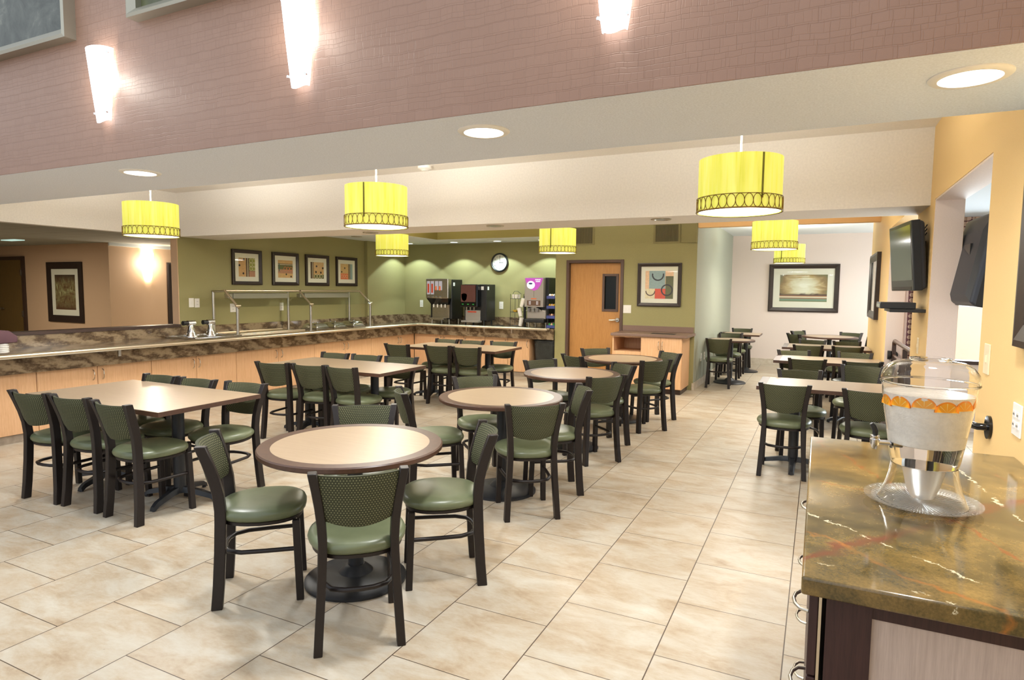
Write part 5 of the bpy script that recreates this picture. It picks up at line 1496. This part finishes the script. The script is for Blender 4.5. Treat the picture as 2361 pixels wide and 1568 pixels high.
# water dispenser and plate
cx_, cy_ = .302, 2.19
t = thing('glass_plate', 'cut-glass plate with ribbed rim under the water dispenser', 'plate', (cx_, cy_, CT)); o = t.location
b = MB(o)
n = 96
rg = []
for r, z in ((.05, CT + .001), (.09, CT + .001), (.115, CT + .004), (.145, CT + .013), (.152, CT + .016), (.152, CT + .019), (.145, CT + .0175), (.115, CT + .009), (.09, CT + .006), (.02, CT + .006)):
    rg.append([Vector((cx_ + r * cos(2 * pi * j / n), cy_ + r * sin(2 * pi * j / n), z + (.0016 * (j % 2) if .08 < r < .15 else 0))) for j in range(n)])
b.ring_loft(rg); b.build('dish', 'plate_glass', t, smooth=20)
z0 = CT + .010
t = thing('water_dispenser', 'clear water dispenser with iced water and orange slices on the marble counter', 'drink dispenser', (cx_, cy_, z0)); o = t.location
def shell(prof, th):
    return [(r, z) for r, z in prof] + [(max(r - th, .001), z) for r, z in reversed(prof)]
def ringclosed(b, prof, n=56):
    return b.ring_loft([[Vector((cx_ + r * cos(2 * pi * j / n), cy_ + r * sin(2 * pi * j / n), z)) for j in range(n)] for r, z in prof], closed=True)
b = MB(o); ringclosed(b, shell([(.118, z0), (.112, z0 + .01), (.099, z0 + .04), (.090, z0 + .075), (.086, z0 + .105), (.086, z0 + .112)], .003)); b.build('stand', 'clear_acrylic', t, smooth=40)
b = MB(o); ringclosed(b, shell([(.085, 1.043), (.090, 1.06), (.102, 1.14), (.112, 1.20), (.118, 1.25), (.121, 1.29)], .003)); b.build('reservoir', 'clear_acrylic', t, smooth=40)
b = MB(o); b.lathe([(.081, 1.043), (.086, 1.06), (.094, 1.105)], (cx_, cy_, 0), 56); b.build('water', 'water', t, smooth=40)
b = MB(o); b.lathe([(.0945, 1.106), (.099, 1.14), (.108, 1.20), (.114, 1.25), (.1145, 1.256), (.02, 1.257)], (cx_, cy_, 0), 56); b.build('ice_water', 'ice_water', t, smooth=40)
b = MB(o); b.lathe([(.030, z0 + .012), (.045, z0 + .05), (.056, z0 + .10), (.058, 1.042)], (cx_, cy_, 0), 40); b.build('ice_core', 'frost', t, smooth=40)
b = MB(o); ringclosed(b, shell([(.124, 1.285), (.125, 1.300), (.121, 1.318), (.108, 1.336), (.088, 1.348), (.055, 1.353), (.03, 1.354), (.003, 1.3545)], .003)); b.build('lid', 'clear_acrylic', t, smooth=50)
b = MB(o); b.tube([(cx_ + .05 * cos(2 * pi * j / 32), cy_ + .05 * sin(2 * pi * j / 32), 1.357) for j in range(32)], .004, 6, closed=True); b.tube([(cx_ + .123 * cos(2 * pi * j / 48), cy_ + .123 * sin(2 * pi * j / 48), 1.287) for j in range(48)], .0035, 6, closed=True); b.build('lid_ridge', 'clear_acrylic', t, smooth=60)
# spigot
sp = Vector((cx_ - .086, cy_ - .02, 1.10))
b = MB(o); b.cyl(sp + Vector((.012, 0, 0)), sp + Vector((-.040, -.005, 0)), .008, n=14); b.cyl(sp + Vector((.004, 0, 0)), sp + Vector((-.004, 0, 0)), .015, n=18)
q = sp + Vector((-.046, -.006, 0))
b.lathe([(.006, q.z - .022), (.009, q.z - .016), (.013, q.z - .004), (.0135, q.z + .008), (.011, q.z + .010), (.0125, q.z + .012), (.0125, q.z + .020), (.008, q.z + .022)], (q.x, q.y, 0), 20); b.build('spigot', 'chrome', t, smooth=40)
b = MB(o); b.tube([q + Vector((0, 0, .02)), q + Vector((0, 0, .034)), q + Vector((-.006, -.002, .048)), q + Vector((-.012, -.004, .056))], [.0075, .0085, .008, .005], 12); b.build('lever', 'black_plastic', t, smooth=60)
b = MB(o); b.cyl(sp + Vector((.006, 0, 0)), sp + Vector((.03, .006, 0)), .010, n=14); b.build('inner_nut', 'steel', t, smooth=True)
# orange half-slices against the wall of the reservoir
names = ['first', 'second', 'third', 'fourth', 'fifth', 'sixth', 'seventh', 'eighth']
for i, deg in enumerate((196, 226, 258, 286, 312, 345, 60, 120)):
    a = radians(deg)
    rr = .1105
    c = Vector((cx_ + rr * cos(a), cy_ + rr * sin(a), 1.222 + .004 * ((i * 7) % 3 - 1)))
    rz = a + pi / 2
    lab = 'orange half-slice floating in the water dispenser, {} around from the spigot'.format(names[i])
    t = thing('orange_slice', lab, 'fruit slice', c, rz, 'orange slices in the water dispenser')
    def half(b, R, y0, y1, r_in=0.0):
        A = [pi * k / 18 for k in range(19)]
        for y in (y0, y1): pass
        fr = [Vector((R * cos(q_), 0, R * sin(q_))) for q_ in A]
        b.ring_loft([[p + Vector((0, y0, 0)) for p in fr], [p + Vector((0, y1, 0)) for p in fr]])
    b = MB(); half(b, .0265, -.003, .003); b.build('flesh', 'orange_flesh', t)
    b = MB()
    A = [pi * k / 18 for k in range(19)]
    b.ring_loft([[Vector((R * cos(q_), y, R * sin(q_))) for R, y in ((.0262, -.0034), (.0305, -.0034), (.0305, .0034), (.0262, .0034))] for q_ in A]); b.build('peel', 'orange_peel', t)
